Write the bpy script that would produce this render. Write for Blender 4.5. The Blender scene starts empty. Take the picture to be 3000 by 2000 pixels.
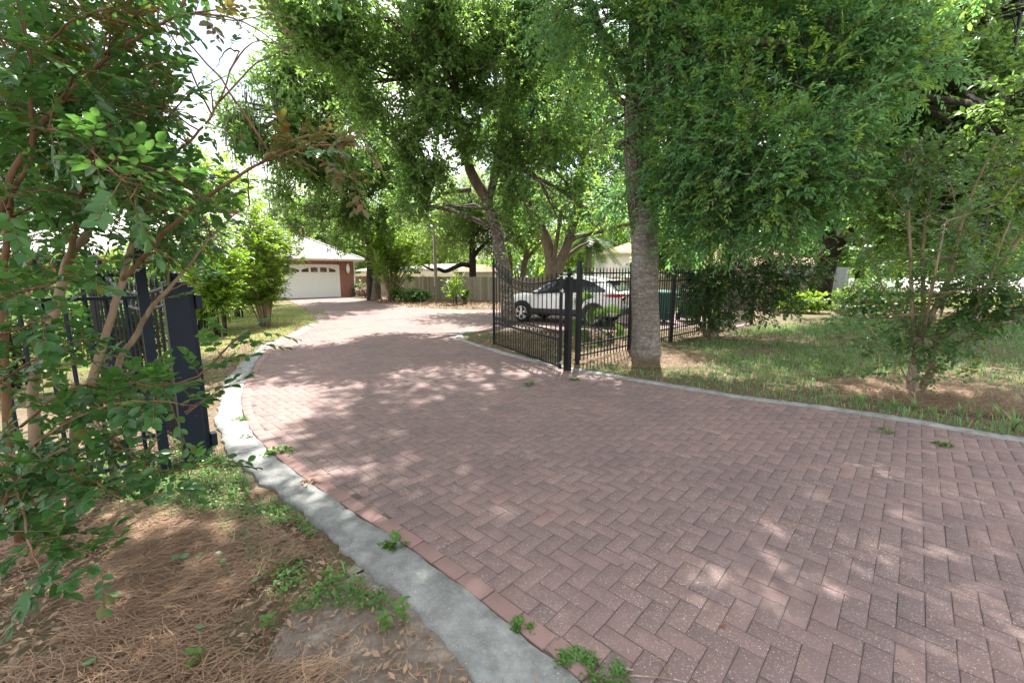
import bpy, math, random
import numpy as np
from mathutils import Vector, Matrix
random.seed(7)
RNG = np.random.default_rng(11)
scene = bpy.context.scene
COL = scene.collection
# ------------------------------------------------------------------ camera model (photo pixels, 3000 x 2000)
FPX, HOR, CH = 1260.0, 800.0, 1.62
PITCH = math.atan((1000 - HOR) / FPX)
_c, _s = math.cos(PITCH), math.sin(PITCH)
def ray(px, py):
    return np.array([px - 1500.0, FPX * _c + (1000 - py) * _s, -FPX * _s + (1000 - py) * _c])
def G(px, py, z=0.0):
    d = ray(px, py); k = (z - CH) / d[2]
    return np.array([d[0] * k, d[1] * k, z])
def AT(px, py, Y):
    d = ray(px, py); k = Y / d[1]
    return np.array([d[0] * k, Y, CH + d[2] * k])

def tag(o, label=None, cat=None, group=None, kind=None):
    if label: o['label'] = label
    if cat: o['category'] = cat
    if group: o['group'] = group
    if kind: o['kind'] = kind
    return o
def thing(name, label, cat, loc=(0, 0, 0), group=None, rz=0.0):
    o = bpy.data.objects.new(name, None); COL.objects.link(o)
    o.location = loc; o.rotation_euler = (0, 0, rz); o.empty_display_size = 0.1
    return tag(o, label, cat, group)

class MB:
    def __init__(self): self.v = []; self.f = []
    def add(self, v, f):
        b = len(self.v); self.v.extend([tuple(map(float, p)) for p in v]); self.f.extend([tuple(i + b for i in q) for q in f]); return self
    def box(self, c, s, rz=0.0, taper=1.0):
        hx, hy, hz = s[0] / 2, s[1] / 2, s[2] / 2; cr, sr = math.cos(rz), math.sin(rz); P = []
        for dz in (-1, 1):
            t = taper if dz > 0 else 1.0
            for dx, dy in ((-1, -1), (1, -1), (1, 1), (-1, 1)):
                x, y = dx * hx * t, dy * hy * t
                P.append((c[0] + x * cr - y * sr, c[1] + x * sr + y * cr, c[2] + dz * hz))
        return self.add(P, [(3, 2, 1, 0), (4, 5, 6, 7), (0, 1, 5, 4), (1, 2, 6, 5), (2, 3, 7, 6), (3, 0, 4, 7)])
    def bar(self, p, q, w, h=None, up=(0, 0, 1)):
        h = h or w; p = np.array(p, float); q = np.array(q, float); d = q - p; d /= np.linalg.norm(d)
        up = np.array(up, float)
        if abs(d @ up) > 0.98: up = np.array((1.0, 0, 0)) if abs(d[0]) < .9 else np.array((0, 1.0, 0))
        a = np.cross(d, up); a /= np.linalg.norm(a); b = np.cross(a, d)
        P = []
        for e in (p, q):
            for sx, sy in ((-1, -1), (1, -1), (1, 1), (-1, 1)): P.append(e + a * sx * w / 2 + b * sy * h / 2)
        return self.add(P, [(3, 2, 1, 0), (4, 5, 6, 7), (0, 1, 5, 4), (1, 2, 6, 5), (2, 3, 7, 6), (3, 0, 4, 7)])
    def tube(self, pts, rad, n=8, cap=True):
        pts = [np.array(p, float) for p in pts]
        m = len(pts)
        if np.isscalar(rad): rad = [rad] * m
        t0 = pts[1] - pts[0]; t0 = t0 / (np.linalg.norm(t0) + 1e-9)
        a = np.cross(t0, (0, 0, 1.0))
        if np.linalg.norm(a) < 1e-3: a = np.cross(t0, (1.0, 0, 0))
        a /= np.linalg.norm(a); V = []
        for i in range(m):
            t = pts[min(i + 1, m - 1)] - pts[max(i - 1, 0)]; t /= (np.linalg.norm(t) + 1e-9)
            a = a - t * (a @ t); a /= (np.linalg.norm(a) + 1e-9); b = np.cross(t, a)
            for k in range(n):
                g = 2 * math.pi * k / n
                V.append(pts[i] + (a * math.cos(g) + b * math.sin(g)) * rad[i])
        F = []
        for i in range(m - 1):
            for k in range(n):
                k2 = (k + 1) % n
                F.append((i * n + k, i * n + k2, (i + 1) * n + k2, (i + 1) * n + k))
        if cap: F.append(tuple(range(n))[::-1]); F.append(tuple((m - 1) * n + k for k in range(n)))
        return self.add(V, F)
    def sphere(self, c, r, nu=14, nv=8, sz=1.0):
        V = [(c[0], c[1], c[2] - r * sz)]; F = []
        for j in range(1, nv):
            th = -math.pi / 2 + math.pi * j / nv
            for i in range(nu):
                g = 2 * math.pi * i / nu
                V.append((c[0] + r * math.cos(th) * math.cos(g), c[1] + r * math.cos(th) * math.sin(g), c[2] + r * sz * math.sin(th)))
        V.append((c[0], c[1], c[2] + r * sz)); L = len(V) - 1
        for i in range(nu):
            F.append((0, 1 + (i + 1) % nu, 1 + i)); F.append((L, L - nu + i, L - nu + (i + 1) % nu))
        for j in range(nv - 2):
            for i in range(nu):
                a = 1 + j * nu + i; b = 1 + j * nu + (i + 1) % nu
                F.append((a, b, b + nu, a + nu))
        return self.add(V, F)
    def poly_prism(self, outline, z0, z1):
        n = len(outline); V = [(p[0], p[1], z0) for p in outline] + [(p[0], p[1], z1) for p in outline]
        return self.add(V, [tuple(range(n))[::-1], tuple(range(n, 2 * n))] + [(i, (i + 1) % n, n + (i + 1) % n, n + i) for i in range(n)])
    def ring(self, c, u, w, R, r, n=14, m=5, a0=0.0, a1=2 * math.pi):
        """torus arc in the plane u,w"""
        c = np.array(c, float); u = np.array(u, float); w = np.array(w, float)
        pts = [c + R * (u * math.cos(a0 + (a1 - a0) * i / n) + w * math.sin(a0 + (a1 - a0) * i / n)) for i in range(n + 1)]
        return self.tube(pts, r, m)
    def build(self, name, mat, parent=None, smooth=False, bevel=0.0):
        me = bpy.data.meshes.new(name); me.from_pydata(self.v, [], self.f); me.update()
        if mat: me.materials.append(mat)
        if smooth: me.polygons.foreach_set('use_smooth', [True] * len(me.polygons))
        o = bpy.data.objects.new(name, me); COL.objects.link(o)
        if parent: o.parent = parent
        if bevel:
            b = o.modifiers.new('Bevel', 'BEVEL'); b.width = bevel; b.segments = 2; b.limit_method = 'ANGLE'
        return o

def np_mesh(name, V, loops, starts, totals, mat, parent=None, smooth=False):
    me = bpy.data.meshes.new(name)
    me.vertices.add(len(V)); me.vertices.foreach_set('co', np.ascontiguousarray(V, dtype=np.float32).ravel())
    me.loops.add(len(loops)); me.loops.foreach_set('vertex_index', np.ascontiguousarray(loops, dtype=np.int32))
    me.polygons.add(len(starts)); me.polygons.foreach_set('loop_start', np.ascontiguousarray(starts, dtype=np.int32))
    me.update(calc_edges=True); me.validate()
    if mat: me.materials.append(mat)
    if smooth: me.polygons.foreach_set('use_smooth', np.ones(len(me.polygons), dtype=bool))
    o = bpy.data.objects.new(name, me); COL.objects.link(o)
    if parent: o.parent = parent
    return o
def unit(a): return a / (np.linalg.norm(a, axis=-1, keepdims=True) + 1e-9)
# leaf templates: (x along, y across, z up) in units of length 1; half width folded into y
T_OVAL = (np.array([[0, 0, 0], [.30, 0, -.02], [.62, 0, -.03], [1, 0, -.10], [.12, .17, .03], [.40, .29, .07], [.72, .24, .05], [.12, -.17, .03], [.40, -.29, .07], [.72, -.24, .05]]),
          [(0, 1, 5, 4), (1, 2, 6, 5), (2, 3, 6), (0, 7, 8, 1), (1, 8, 9, 2), (2, 9, 3)])
T_LANCE = (np.array([[0, 0, 0], [.5, 0, -.02], [1, 0, -.12], [.45, .16, .04], [.45, -.16, .04], [.8, .10, 0], [.8, -.10, 0]]), [(0, 1, 3), (0, 4, 1), (1, 2, 5, 3), (1, 4, 6, 2)])
T_QUAD = (np.array([[0, 0, 0], [.5, .22, .05], [1, 0, -.06], [.5, -.22, .05]]), [(0, 3, 2, 1)])
T_TUFT = (np.array([[0, 0, 0], [.42, .30, .06], [.75, .34, 0], [.62, .08, .02], [1, 0, -.08], [.62, -.10, .02], [.72, -.36, 0], [.40, -.28, .06]]), [(0, 7, 6, 5, 4, 3, 2, 1)])
T_DRY = (np.array([[0, 0, .02], [.5, 0, -.06], [1, 0, .08], [.45, .20, .10], [.5, -.22, .06]]), [(0, 1, 3), (1, 2, 3), (0, 4, 1), (1, 4, 2)])
def leaves(name, P, D, N, S, mat, parent=None, T=T_QUAD, W=1.0, smooth=False):
    """one mesh of many leaves. P base points, D directions, N normals, S sizes"""
    tv, tf = T; n = len(P); k = len(tv)
    D = unit(D); B = unit(np.cross(N, D)); U = np.cross(D, B)
    S = np.broadcast_to(S, (n,)); Wd = np.broadcast_to(W, (n,))
    V = P[:, None, :] + S[:, None, None] * (D[:, None, :] * tv[None, :, 0:1] + B[:, None, :] * (tv[None, :, 1:2] * Wd[:, None, None]) + U[:, None, :] * tv[None, :, 2:3])
    base = np.concatenate([np.array(f) for f in tf]); tot = np.array([len(f) for f in tf])
    loops = (np.arange(n)[:, None] * k + base[None, :]).ravel()
    totals = np.tile(tot, n); starts = np.concatenate([[0], np.cumsum(totals)[:-1]])
    return np_mesh(name, V.reshape(-1, 3), loops, starts, totals, mat, parent, smooth)
def rsph(n): return unit(RNG.normal(size=(n, 3)))
def pnoise(P, f, seed=0.0):
    x, y, z = (P * f + seed).T
    return (np.sin(x * 1.0 + 1.7 * np.sin(y * .9 + .3)) + np.sin(y * 1.13 + 1.5 * np.sin(z * 1.1 + 1.1)) + np.sin(z * .97 + 1.6 * np.sin(x * 1.07 + 2.3))) / 3
def tri_ids(n, verts_per, faces):
    pass
def sprays(O, A, L, nl, size, ang=50, droop=0.0, jit=.35, flat=.75):
    """leaves along twigs. O origins, A axes, L lengths -> P, D, N, S"""
    m = len(O); A = unit(A); up = np.array([0, 0, 1.0]) + RNG.normal(size=(m, 3)) * (1 - flat)
    B = unit(np.cross(A, up)); U = np.cross(B, A)
    t = np.linspace(.12, 1, nl)[None, :] + RNG.uniform(-.04, .04, (m, nl))
    sd = np.where(np.arange(nl) % 2 == 0, 1.0, -1.0)[None, :] * np.ones((m, 1))
    a = np.radians(ang * (1.15 - .75 * np.linspace(0, 1, nl)))[None, :] * RNG.uniform(.8, 1.2, (m, nl))
    Lx = np.broadcast_to(np.asarray(L, float).reshape(-1, 1), (m, 1))
    P = O[:, None, :] + A[:, None, :] * (t * Lx)[:, :, None]
    P[:, :, 2] -= droop * (t * Lx) ** 2
    D = A[:, None, :] * np.cos(a)[:, :, None] + (B[:, None, :] * sd[:, :, None]) * np.sin(a)[:, :, None]
    D = D + RNG.normal(size=D.shape) * jit * .5; D[:, :, 2] -= .12
    N = U[:, None, :] + RNG.normal(size=D.shape) * jit
    S = size * RNG.uniform(.65, 1.2, (m, nl))
    return P.reshape(-1, 3), D.reshape(-1, 3), N.reshape(-1, 3), S.ravel()
def twigs_mesh(mb_list, name, mat, parent): pass
def thin_tris(name, A, Bp, r, mat, parent):
    """three-sided twigs from A to Bp in one mesh"""
    n = len(A); d = unit(Bp - A); h = unit(np.cross(d, rsph(n))); g = np.cross(d, h)
    V = np.zeros((n, 6, 3)); r = np.broadcast_to(r, (n,))
    for k in range(3):
        o = h * math.cos(k * 2.0944) + g * math.sin(k * 2.0944)
        V[:, k] = A + o * r[:, None]; V[:, k + 3] = Bp + o * r[:, None] * .45
    f = np.array([0, 1, 4, 3, 1, 2, 5, 4, 2, 0, 3, 5])
    loops = (np.arange(n)[:, None] * 6 + f[None]).ravel(); tot = np.full(n * 3, 4)
    return np_mesh(name, V.reshape(-1, 3), loops, np.arange(n * 3) * 4, tot, mat, parent)
def in_poly(P, poly):
    x, y = P[:, 0], P[:, 1]; ins = np.zeros(len(P), bool); n = len(poly)
    for i in range(n):
        x1, y1 = poly[i][0], poly[i][1]; x2, y2 = poly[(i + 1) % n][0], poly[(i + 1) % n][1]
        c = ((y1 > y) != (y2 > y)) & (x < (x2 - x1) * (y - y1) / (y2 - y1 + 1e-12) + x1)
        ins ^= c
    return ins
def smooth_line(pts, n=12):
    """Catmull-Rom through points"""
    p = [np.array(q, float) for q in pts]; p = [2 * p[0] - p[1]] + p + [2 * p[-1] - p[-2]]; out = []
    for i in range(1, len(p) - 2):
        for k in range(n):
            t = k / n
            out.append(.5 * ((2 * p[i]) + (-p[i - 1] + p[i + 1]) * t + (2 * p[i - 1] - 5 * p[i] + 4 * p[i + 1] - p[i + 2]) * t * t + (-p[i - 1] + 3 * p[i] - 3 * p[i + 1] + p[i + 2]) * t ** 3))
    out.append(p[-2]); return out
def wobble(pts, amp, seed=0):
    r = np.random.default_rng(seed); q = [np.array(p, float) for p in pts]
    return [p if i in (0,) else p + r.normal(size=3) * amp for i, p in enumerate(q)]
# ------------------------------------------------------------------ materials
class NT:
    def __init__(self, name):
        self.m = bpy.data.materials.new(name); self.m.use_nodes = True
        self.t = self.m.node_tree; self.n = self.t.nodes; self.n.clear()
        self.out = self.n.new('ShaderNodeOutputMaterial')
    def new(self, typ, **kw):
        x = self.n.new('ShaderNode' + typ)
        for k, v in kw.items():
            if k.startswith('i_'):
                key = k[2:]; key = int(key) if key.isdigit() else key.replace('_', ' ')
                x.inputs[key].default_value = v
            else: setattr(x, k, v)
        return x
    def link(self, a, b): self.t.links.new(a, b)
    def coords(self, scale=(1, 1, 1), rot=(0, 0, 0), kind='Object'):
        tc = self.new('TexCoord'); mp = self.new('Mapping'); self.link(tc.outputs[kind], mp.inputs[0])
        mp.inputs['Scale'].default_value = scale; mp.inputs['Rotation'].default_value = rot
        return mp.outputs[0]
    def noise(self, vec, scale, detail=4, rough=.6, dist=0.0):
        x = self.new('TexNoise'); x.inputs['Scale'].default_value = scale; x.inputs['Detail'].default_value = detail
        x.inputs['Roughness'].default_value = rough; x.inputs['Distortion'].default_value = dist
        if vec: self.link(vec, x.inputs['Vector'])
        return x.outputs['Fac']
    def ramp(self, fac, stops, interp='LINEAR'):
        x = self.new('ValToRGB'); r = x.color_ramp; r.interpolation = interp
        while len(r.elements) < len(stops): r.elements.new(.5)
        for e, (p, c) in zip(r.elements, stops):
            e.position = p; e.color = (c[0], c[1], c[2], 1) if hasattr(c, '__len__') else (c, c, c, 1)
        self.link(fac, x.inputs[0]); return x.outputs['Color']
    def mix(self, fac, a, b, mode='MIX'):
        x = self.new('Mix', data_type='RGBA', blend_type=mode)
        for sock, v in ((x.inputs[0], fac), (x.inputs[6], a), (x.inputs[7], b)):
            if hasattr(v, 'is_linked'): self.link(v, sock)
            elif hasattr(v, '__len__'): sock.default_value = (v[0], v[1], v[2], 1)
            else: sock.default_value = v
        return x.outputs[2]
    def math(self, op, a, b=None, c=None, clamp=False):
        x = self.new('Math', operation=op); x.use_clamp = clamp
        for s, v in zip(x.inputs, (a, b, c)):
            if v is None: continue
            if hasattr(v, 'is_linked'): self.link(v, s)
            else: s.default_value = v
        return x.outputs[0]
    def bump(self, h, strength=.3, dist=.02):
        b = self.new('Bump'); b.inputs['Strength'].default_value = strength; b.inputs['Distance'].default_value = dist
        self.link(h, b.inputs['Height']); return b.outputs[0]
    def pbsdf(self, col, rough=.6, metal=0.0, spec=.5, normal=None, coat=0.0):
        p = self.new('BsdfPrincipled')
        if hasattr(col, 'is_linked'): self.link(col, p.inputs['Base Color'])
        else: p.inputs['Base Color'].default_value = (col[0], col[1], col[2], 1)
        if hasattr(rough, 'is_linked'): self.link(rough, p.inputs['Roughness'])
        else: p.inputs['Roughness'].default_value = rough
        p.inputs['Metallic'].default_value = metal; p.inputs['Specular IOR Level'].default_value = spec
        p.inputs['Coat Weight'].default_value = coat
        if normal: self.link(normal, p.inputs['Normal'])
        return p
    def fin(self, sh):
        self.link(sh.outputs[0], self.out.inputs[0]); return self.m
def m_leaf(name, dark, light, trans, tf=.38, rough=.42, hue=None, hueamt=.06, spec=.45):
    t = NT(name); g = t.new('NewGeometry'); r = g.outputs['Random Per Island']
    big = t.noise(t.coords(), .9, 3, .6)
    k = t.math('ADD', t.math('MULTIPLY', r, .6), t.math('MULTIPLY', big, .6), clamp=True)
    col = t.ramp(k, [(.15, dark), (.75, light)])
    if hue:
        sel = t.math('GREATER_THAN', t.math('FRACT', t.math('MULTIPLY', r, 37.7)), 1 - hueamt)
        col = t.mix(sel, col, hue)
    p = t.pbsdf(col, rough, spec=spec)
    tr = t.new('BsdfTranslucent'); tc = t.mix(.55, col, trans); tcc = t.mix(1.0, tc, (2.0, 2.0, 2.0), 'MULTIPLY'); t.link(tcc, tr.inputs[0])
    ms = t.new('MixShader'); ms.inputs[0].default_value = tf
    t.link(p.outputs[0], ms.inputs[1]); t.link(tr.outputs[0], ms.inputs[2])
    return t.fin(ms)
def m_bark(name, a, b, scale=6, stretch=.25, bump=.6, spots=None, band=0.0):
    t = NT(name); v = t.coords((1, 1, stretch)); n1 = t.noise(v, scale * 2, 6, .7, .6); n2 = t.noise(t.coords(), 1.6, 3)
    col = t.ramp(n1, [(.3, a), (.68, b)]); col = t.mix(t.ramp(n2, [(.35, 0.0), (.7, .45)]), col, (a[0] * .7, a[1] * .7, a[2] * .7))
    h = n1
    if spots:
        s = t.ramp(t.noise(t.coords(), 14, 5, .75), [(.52, 0.0), (.62, .8)]); col = t.mix(s, col, spots)
    if band:
        w = t.noise(t.coords((1, 1, 6)), 5, 4, .7); col = t.mix(t.ramp(w, [(.42, band), (.6, 0.0)]), col, (a[0] * .6, a[1] * .55, a[2] * .5)); h = t.math('ADD', n1, w)
    return t.fin(t.pbsdf(col, .9, spec=.2, normal=t.bump(h, bump, .03)))
def m_plain(name, col, rough=.5, metal=0.0, spec=.5, var=.12, scale=8, bump=0.0, coat=0.0):
    t = NT(name); n = t.noise(t.coords(), scale, 4, .65)
    c = t.mix(n, tuple(x * (1 - var) for x in col), tuple(min(1, x * (1 + var)) for x in col))
    return t.fin(t.pbsdf(c, rough, metal, spec, t.bump(n, bump, .01) if bump else None, coat))
M = {}
M['leaf_oak'] = m_leaf('oak leaves', (.034, .10, .036), (.105, .235, .084), (.17, .35, .09), .42, .42)
M['leaf_oak_dark'] = m_leaf('dark oak leaves', (.033, .078, .022), (.096, .186, .050), (.20, .32, .05), .48, .42)
M['leaf_young'] = m_leaf('young oak leaves', (.075, .16, .03), (.16, .28, .06), (.28, .40, .05), .42, .42)
M['leaf_light'] = m_leaf('pale oak leaves', (.045, .085, .022), (.110, .175, .050), (.24, .34, .06), .42, .5)
M['leaf_bush'] = m_leaf('sunlit shrub leaves', (.035, .09, .012), (.105, .20, .025), (.28, .42, .03), .42, .35, (.22, .20, .03), .05)
M['leaf_crepe'] = m_leaf('crepe myrtle leaves', (.014, .058, .018), (.042, .125, .034), (.12, .25, .035), .32, .30, (.10, .10, .02), .03)
M['leaf_crepe_red'] = m_leaf('young crepe myrtle leaves', (.04, .055, .016), (.085, .09, .025), (.2, .18, .03), .30, .32, (.13, .055, .025), .22)
M['leaf_crepe_dark'] = m_leaf('shaded myrtle leaves', (.020, .066, .022), (.065, .150, .048), (.16, .27, .05), .30, .30, (.24, .17, .02), .035)
M['leaf_holly'] = m_leaf('glossy shrub leaves', (.014, .046, .016), (.042, .105, .030), (.14, .25, .04), .28, .28, (.36, .26, .02), .04)
M['leaf_palm'] = m_leaf('palm leaves', (.022, .055, .014), (.055, .11, .026), (.12, .2, .04), .25, .5, spec=.25)
M['leaf_palm_grey'] = m_leaf('grey palm leaves', (.12, .16, .12), (.22, .26, .20), (.25, .3, .2), .25, .5)
M['grass'] = m_leaf('grass blades', (.050, .115, .045), (.125, .235, .088), (.2, .32, .08), .28, .45, (.26, .23, .11), .06)
M['grass_sun'] = m_leaf('lawn blades', (.07, .12, .02), (.16, .22, .05), (.25, .33, .05), .25, .5, (.35, .28, .12), .2)
M['clover'] = m_leaf('ground cover leaves', (.03, .085, .018), (.085, .19, .04), (.2, .33, .04), .3, .4)
M['penny'] = m_leaf('pennywort leaves', (.06, .14, .06), (.10, .22, .09), (.2, .33, .08), .25, .35)
M['needles'] = m_leaf('pine needles', (.080, .042, .025), (.35, .235, .155), (.3, .17, .08), .1, .65)
M['dry'] = m_leaf('dry leaves', (.10, .060, .038), (.31, .215, .145), (.3, .18, .1), .10, .65, (.20, .075, .035), .10)
M['moss'] = m_leaf('grey moss strands', (.10, .11, .085), (.20, .20, .16), (.2, .2, .15), .2, .8)
M['bark_grey'] = m_bark('pale grey oak bark', (.15, .130, .115), (.45, .415, .375), 16, .55, 1.0, (.46, .44, .41), .6)
M['bark_oak'] = m_bark('oak bark', (.045, .036, .028), (.19, .16, .125), 8, .22, .9, (.34, .34, .30))
M['bark_plain'] = m_bark('brown bark', (.07, .052, .038), (.24, .185, .135), 6, .2, .8)
M['bark_dark'] = m_bark('dark bark', (.018, .014, .012), (.065, .052, .042), 7, .2, .9)
M['bark_myrtle'] = m_bark('smooth myrtle bark', (.16, .115, .075), (.37, .285, .20), 5, .12, .25)
M['bark_myrtle_red'] = m_bark('young red brown stems', (.125, .068, .040), (.27, .17, .10), 5, .12, .2)
M['bark_myrtle_grey'] = m_bark('pale myrtle bark', (.16, .115, .08), (.36, .28, .20), 6, .15, .4, (.45, .44, .38))
M['iron'] = m_plain('black painted iron', (.006, .007, .010), .5, 0, .3, .3, 30, .05)
M['iron_navy'] = m_plain('blue black painted steel', (.006, .0125, .026), .52, 0, .3, .18, 14, .06)
M['iron_pole'] = m_plain('black pole paint', (.012, .012, .013), .5)
M['bolt'] = m_plain('galvanised steel', (.5, .5, .5), .4, .8)
M['white'] = m_plain('white paint', (.80, .80, .78), .5, 0, .4, .03, 4)
M['cream'] = m_plain('cream fascia paint', (.78, .70, .58), .5, 0, .4, .04, 4)
M['stucco'] = m_plain('white stucco', (.72, .70, .66), .9, 0, .2, .06, 3)
M['beige'] = m_plain('beige siding', (.62, .55, .44), .8, 0, .2, .06, 3)
M['dark_glass'] = m_plain('dark window glass', (.02, .025, .03), .08, 0, .6, .2, 3)
M['garage_glass'] = m_plain('garage window glass', (.10, .045, .035), .12, 0, .6, .4, 3)
M['car_paint'] = m_plain('white car paint', (.80, .81, .82), .25, 0, .5, .01, 2, 0, .6)
M['car_plastic'] = m_plain('black car plastic', (.02, .021, .023), .55)
M['tyre'] = m_plain('tyre rubber', (.018, .018, .018), .8, 0, .3, .2, 20)
M['alloy'] = m_plain('silver alloy', (.62, .63, .65), .28, .85)
M['red_lens'] = m_plain('red lamp lens', (.42, .012, .015), .15, 0, .6)
M['clear_lens'] = m_plain('clear lamp lens', (.6, .62, .65), .1, 0, .6)
M['bin'] = m_plain('dark green bin plastic', (.006, .075, .060), .45, 0, .4, .15, 5)
M['stake'] = m_plain('brown stake', (.28, .15, .06), .7)
M['pale_fence'] = m_plain('pale yellow fence boards', (.66, .60, .38), .8, 0, .2, .1, 4)
M['utility'] = m_plain('pale grey cabinet', (.55, .57, .56), .6)
M['asphalt'] = m_plain('sun bleached road', (.42, .40, .38), .9, 0, .2, .12, 3)
M['lampglass'] = m_plain('clear lantern glass', (.55, .6, .66), .1, 0, .6)
M['void'] = m_plain('dark gap', (.03, .027, .025), .95)
M['joint'] = m_plain('joint sand', (.085, .066, .058), .95)
def m_boards(name, a, b, green, w=.14):
    t = NT(name); g = t.new('NewGeometry'); r = g.outputs['Random Per Island']
    col = t.mix(r, a, b); n = t.noise(t.coords((8, 8, .6)), 6, 6, .7)
    col = t.mix(1.0, col, t.ramp(n, [(.25, .45), (.75, 1.25)]), 'MULTIPLY')
    gm = t.math('MULTIPLY', t.noise(t.coords((1, 1, .3)), .8, 3), t.math('FRACT', t.math('MULTIPLY', r, 13.3)))
    col = t.mix(t.ramp(gm, [(.25, 0.0), (.55, .6)]), col, green)
    return t.fin(t.pbsdf(col, .9, spec=.15, normal=t.bump(n, .4, .01)))
M['boards'] = m_boards('weathered fence boards', (.25, .21, .165), (.40, .34, .27), (.16, .17, .07))
M['boards_grey'] = m_boards('grey fence boards', (.17, .18, .195), (.25, .26, .28), (.16, .17, .15))
M['pole'] = m_boards('weathered wooden pole', (.16, .12, .09), (.26, .2, .15), (.13, .12, .08))
def m_paver():
    t = NT('pink brown brick pavers'); g = t.new('NewGeometry'); r = g.outputs['Random Per Island']; v = t.coords()
    col = t.ramp(r, [(0, (.172, .124, .120)), (.3, (.196, .138, .132)), (.75, (.220, .151, .143)), (.94, (.232, .156, .146)), (1, (.262, .166, .152))])
    st = t.noise(v, .55, 5, .62, .4); col = t.mix(t.ramp(st, [(.36, .55), (.60, 0.0)]), col, (.125, .098, .098))
    st2 = t.noise(v, 5.5, 4, .7); col = t.mix(t.ramp(st2, [(.35, .28), (.65, 0.0)]), col, (.115, .085, .082))
    vo = t.new('TexVoronoi', feature='F1'); vo.inputs['Scale'].default_value = 150; t.link(v, vo.inputs['Vector'])
    sc = t.new('SeparateColor'); t.link(vo.outputs['Color'], sc.inputs[0])
    thr = t.math('MULTIPLY', sc.outputs[0], .50)
    spk = t.math('LESS_THAN', vo.outputs['Distance'], thr)
    sel = t.math('MULTIPLY', spk, t.math('GREATER_THAN', sc.outputs[1], .15))
    scol = t.ramp(sc.outputs[2], [(0, (.34, .275, .25)), (.45, (.28, .215, .198)), (.78, (.38, .24, .13)), (.90, (.48, .42, .38))], 'CONSTANT')
    wear = t.ramp(t.noise(v, 1.7, 3), [(.35, .35), (.6, .95)])
    col = t.mix(t.math('MULTIPLY', sel, wear), col, scol)
    h = t.math('ADD', t.noise(v, 120, 3, .7), t.math('MULTIPLY', sel, .6))
    return t.fin(t.pbsdf(col, .82, spec=.3, normal=t.bump(h, .35, .004)))
M['paver'] = m_paver()
def m_border():
    t = NT('pink border bricks'); g = t.new('NewGeometry'); r = g.outputs['Random Per Island']; v = t.coords()
    col = t.ramp(r, [(0, (.215, .142, .133)), (.6, (.275, .172, .157)), (1, (.24, .155, .145))])
    st2 = t.noise(v, 4.5, 5, .7); col = t.mix(t.ramp(st2, [(.35, .4), (.65, 0.0)]), col, (.17, .12, .115))
    return t.fin(t.pbsdf(col, .85, spec=.3, normal=t.bump(t.noise(v, 90, 4, .7), .4, .004)))
M['border'] = m_border()
def m_concrete():
    t = NT('weathered grey concrete'); v = t.coords()
    col = t.ramp(t.noise(v, 1.8, 8, .68, .5), [(.28, (.16, .168, .168)), (.5, (.262, .272, .268)), (.72, (.36, .365, .355))])
    col = t.mix(t.ramp(t.noise(v, 7, 6, .75, .3), [(.40, .6), (.58, 0.0)]), col, (.125, .125, .12))
    vo = t.new('TexVoronoi', feature='F1'); vo.inputs['Scale'].default_value = 90; t.link(v, vo.inputs['Vector'])
    sc = t.new('SeparateColor'); t.link(vo.outputs['Color'], sc.inputs[0])
    sel = t.math('MULTIPLY', t.math('LESS_THAN', vo.outputs['Distance'], .22), t.math('GREATER_THAN', sc.outputs[1], .8))
    col = t.mix(t.math('MULTIPLY', sel, .7), col, (.52, .52, .50))
    h = t.math('ADD', t.noise(v, 40, 6, .75), t.math('MULTIPLY', sel, .5))
    return t.fin(t.pbsdf(col, .92, spec=.2, normal=t.bump(h, .6, .012)))
M['concrete'] = m_concrete()
def m_ground():
    t = NT('leaf litter and sandy soil'); v = t.coords()
    n1 = t.noise(v, .6, 5, .62); n2 = t.noise(v, 16, 7, .75, .4); n3 = t.noise(v, 2.6, 5, .65)
    soil = t.ramp(n2, [(.25, (.075, .055, .040)), (.5, (.165, .128, .098)), (.75, (.29, .235, .19))])
    lit = t.ramp(t.noise(v, 34, 5, .8), [(.3, (.070, .043, .028)), (.55, (.155, .102, .068)), (.8, (.27, .20, .14))])
    col = t.mix(t.ramp(n3, [(.38, 0.0), (.6, 1.0)]), soil, lit)
    col = t.mix(t.ramp(n1, [(.40, 0.0), (.66, .75)]), col, t.ramp(n2, [(.3, (.045, .065, .022)), (.7, (.115, .14, .05))]))
    return t.fin(t.pbsdf(col, .95, spec=.15, normal=t.bump(n2, .8, .03)))
M['ground'] = m_ground()
def m_sand():
    t = NT('bare grey sandy soil'); v = t.coords(); n2 = t.noise(v, 30, 10, .85, .5); n3 = t.noise(v, 3.0, 4, .6)
    col = t.ramp(n2, [(.25, (.12, .10, .085)), (.5, (.31, .275, .245)), (.75, (.54, .50, .46))])
    col = t.mix(t.ramp(n3, [(.42, .6), (.62, 0.0)]), col, (.15, .105, .075))
    return t.fin(t.pbsdf(col, .95, spec=.15, normal=t.bump(n2, .9, .02)))
M['sand'] = m_sand()
def m_lawn():
    t = NT('mown lawn'); v = t.coords(); n = t.noise(v, 40, 6, .8); n1 = t.noise(v, .7, 4)
    col = t.ramp(n, [(.3, (.075, .105, .025)), (.7, (.20, .235, .07))]); col = t.mix(t.ramp(n1, [(.4, 0.0), (.7, .7)]), col, (.34, .29, .15))
    return t.fin(t.pbsdf(col, .95, spec=.1, normal=t.bump(n, .8, .04)))
M['lawn'] = m_lawn()
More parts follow.
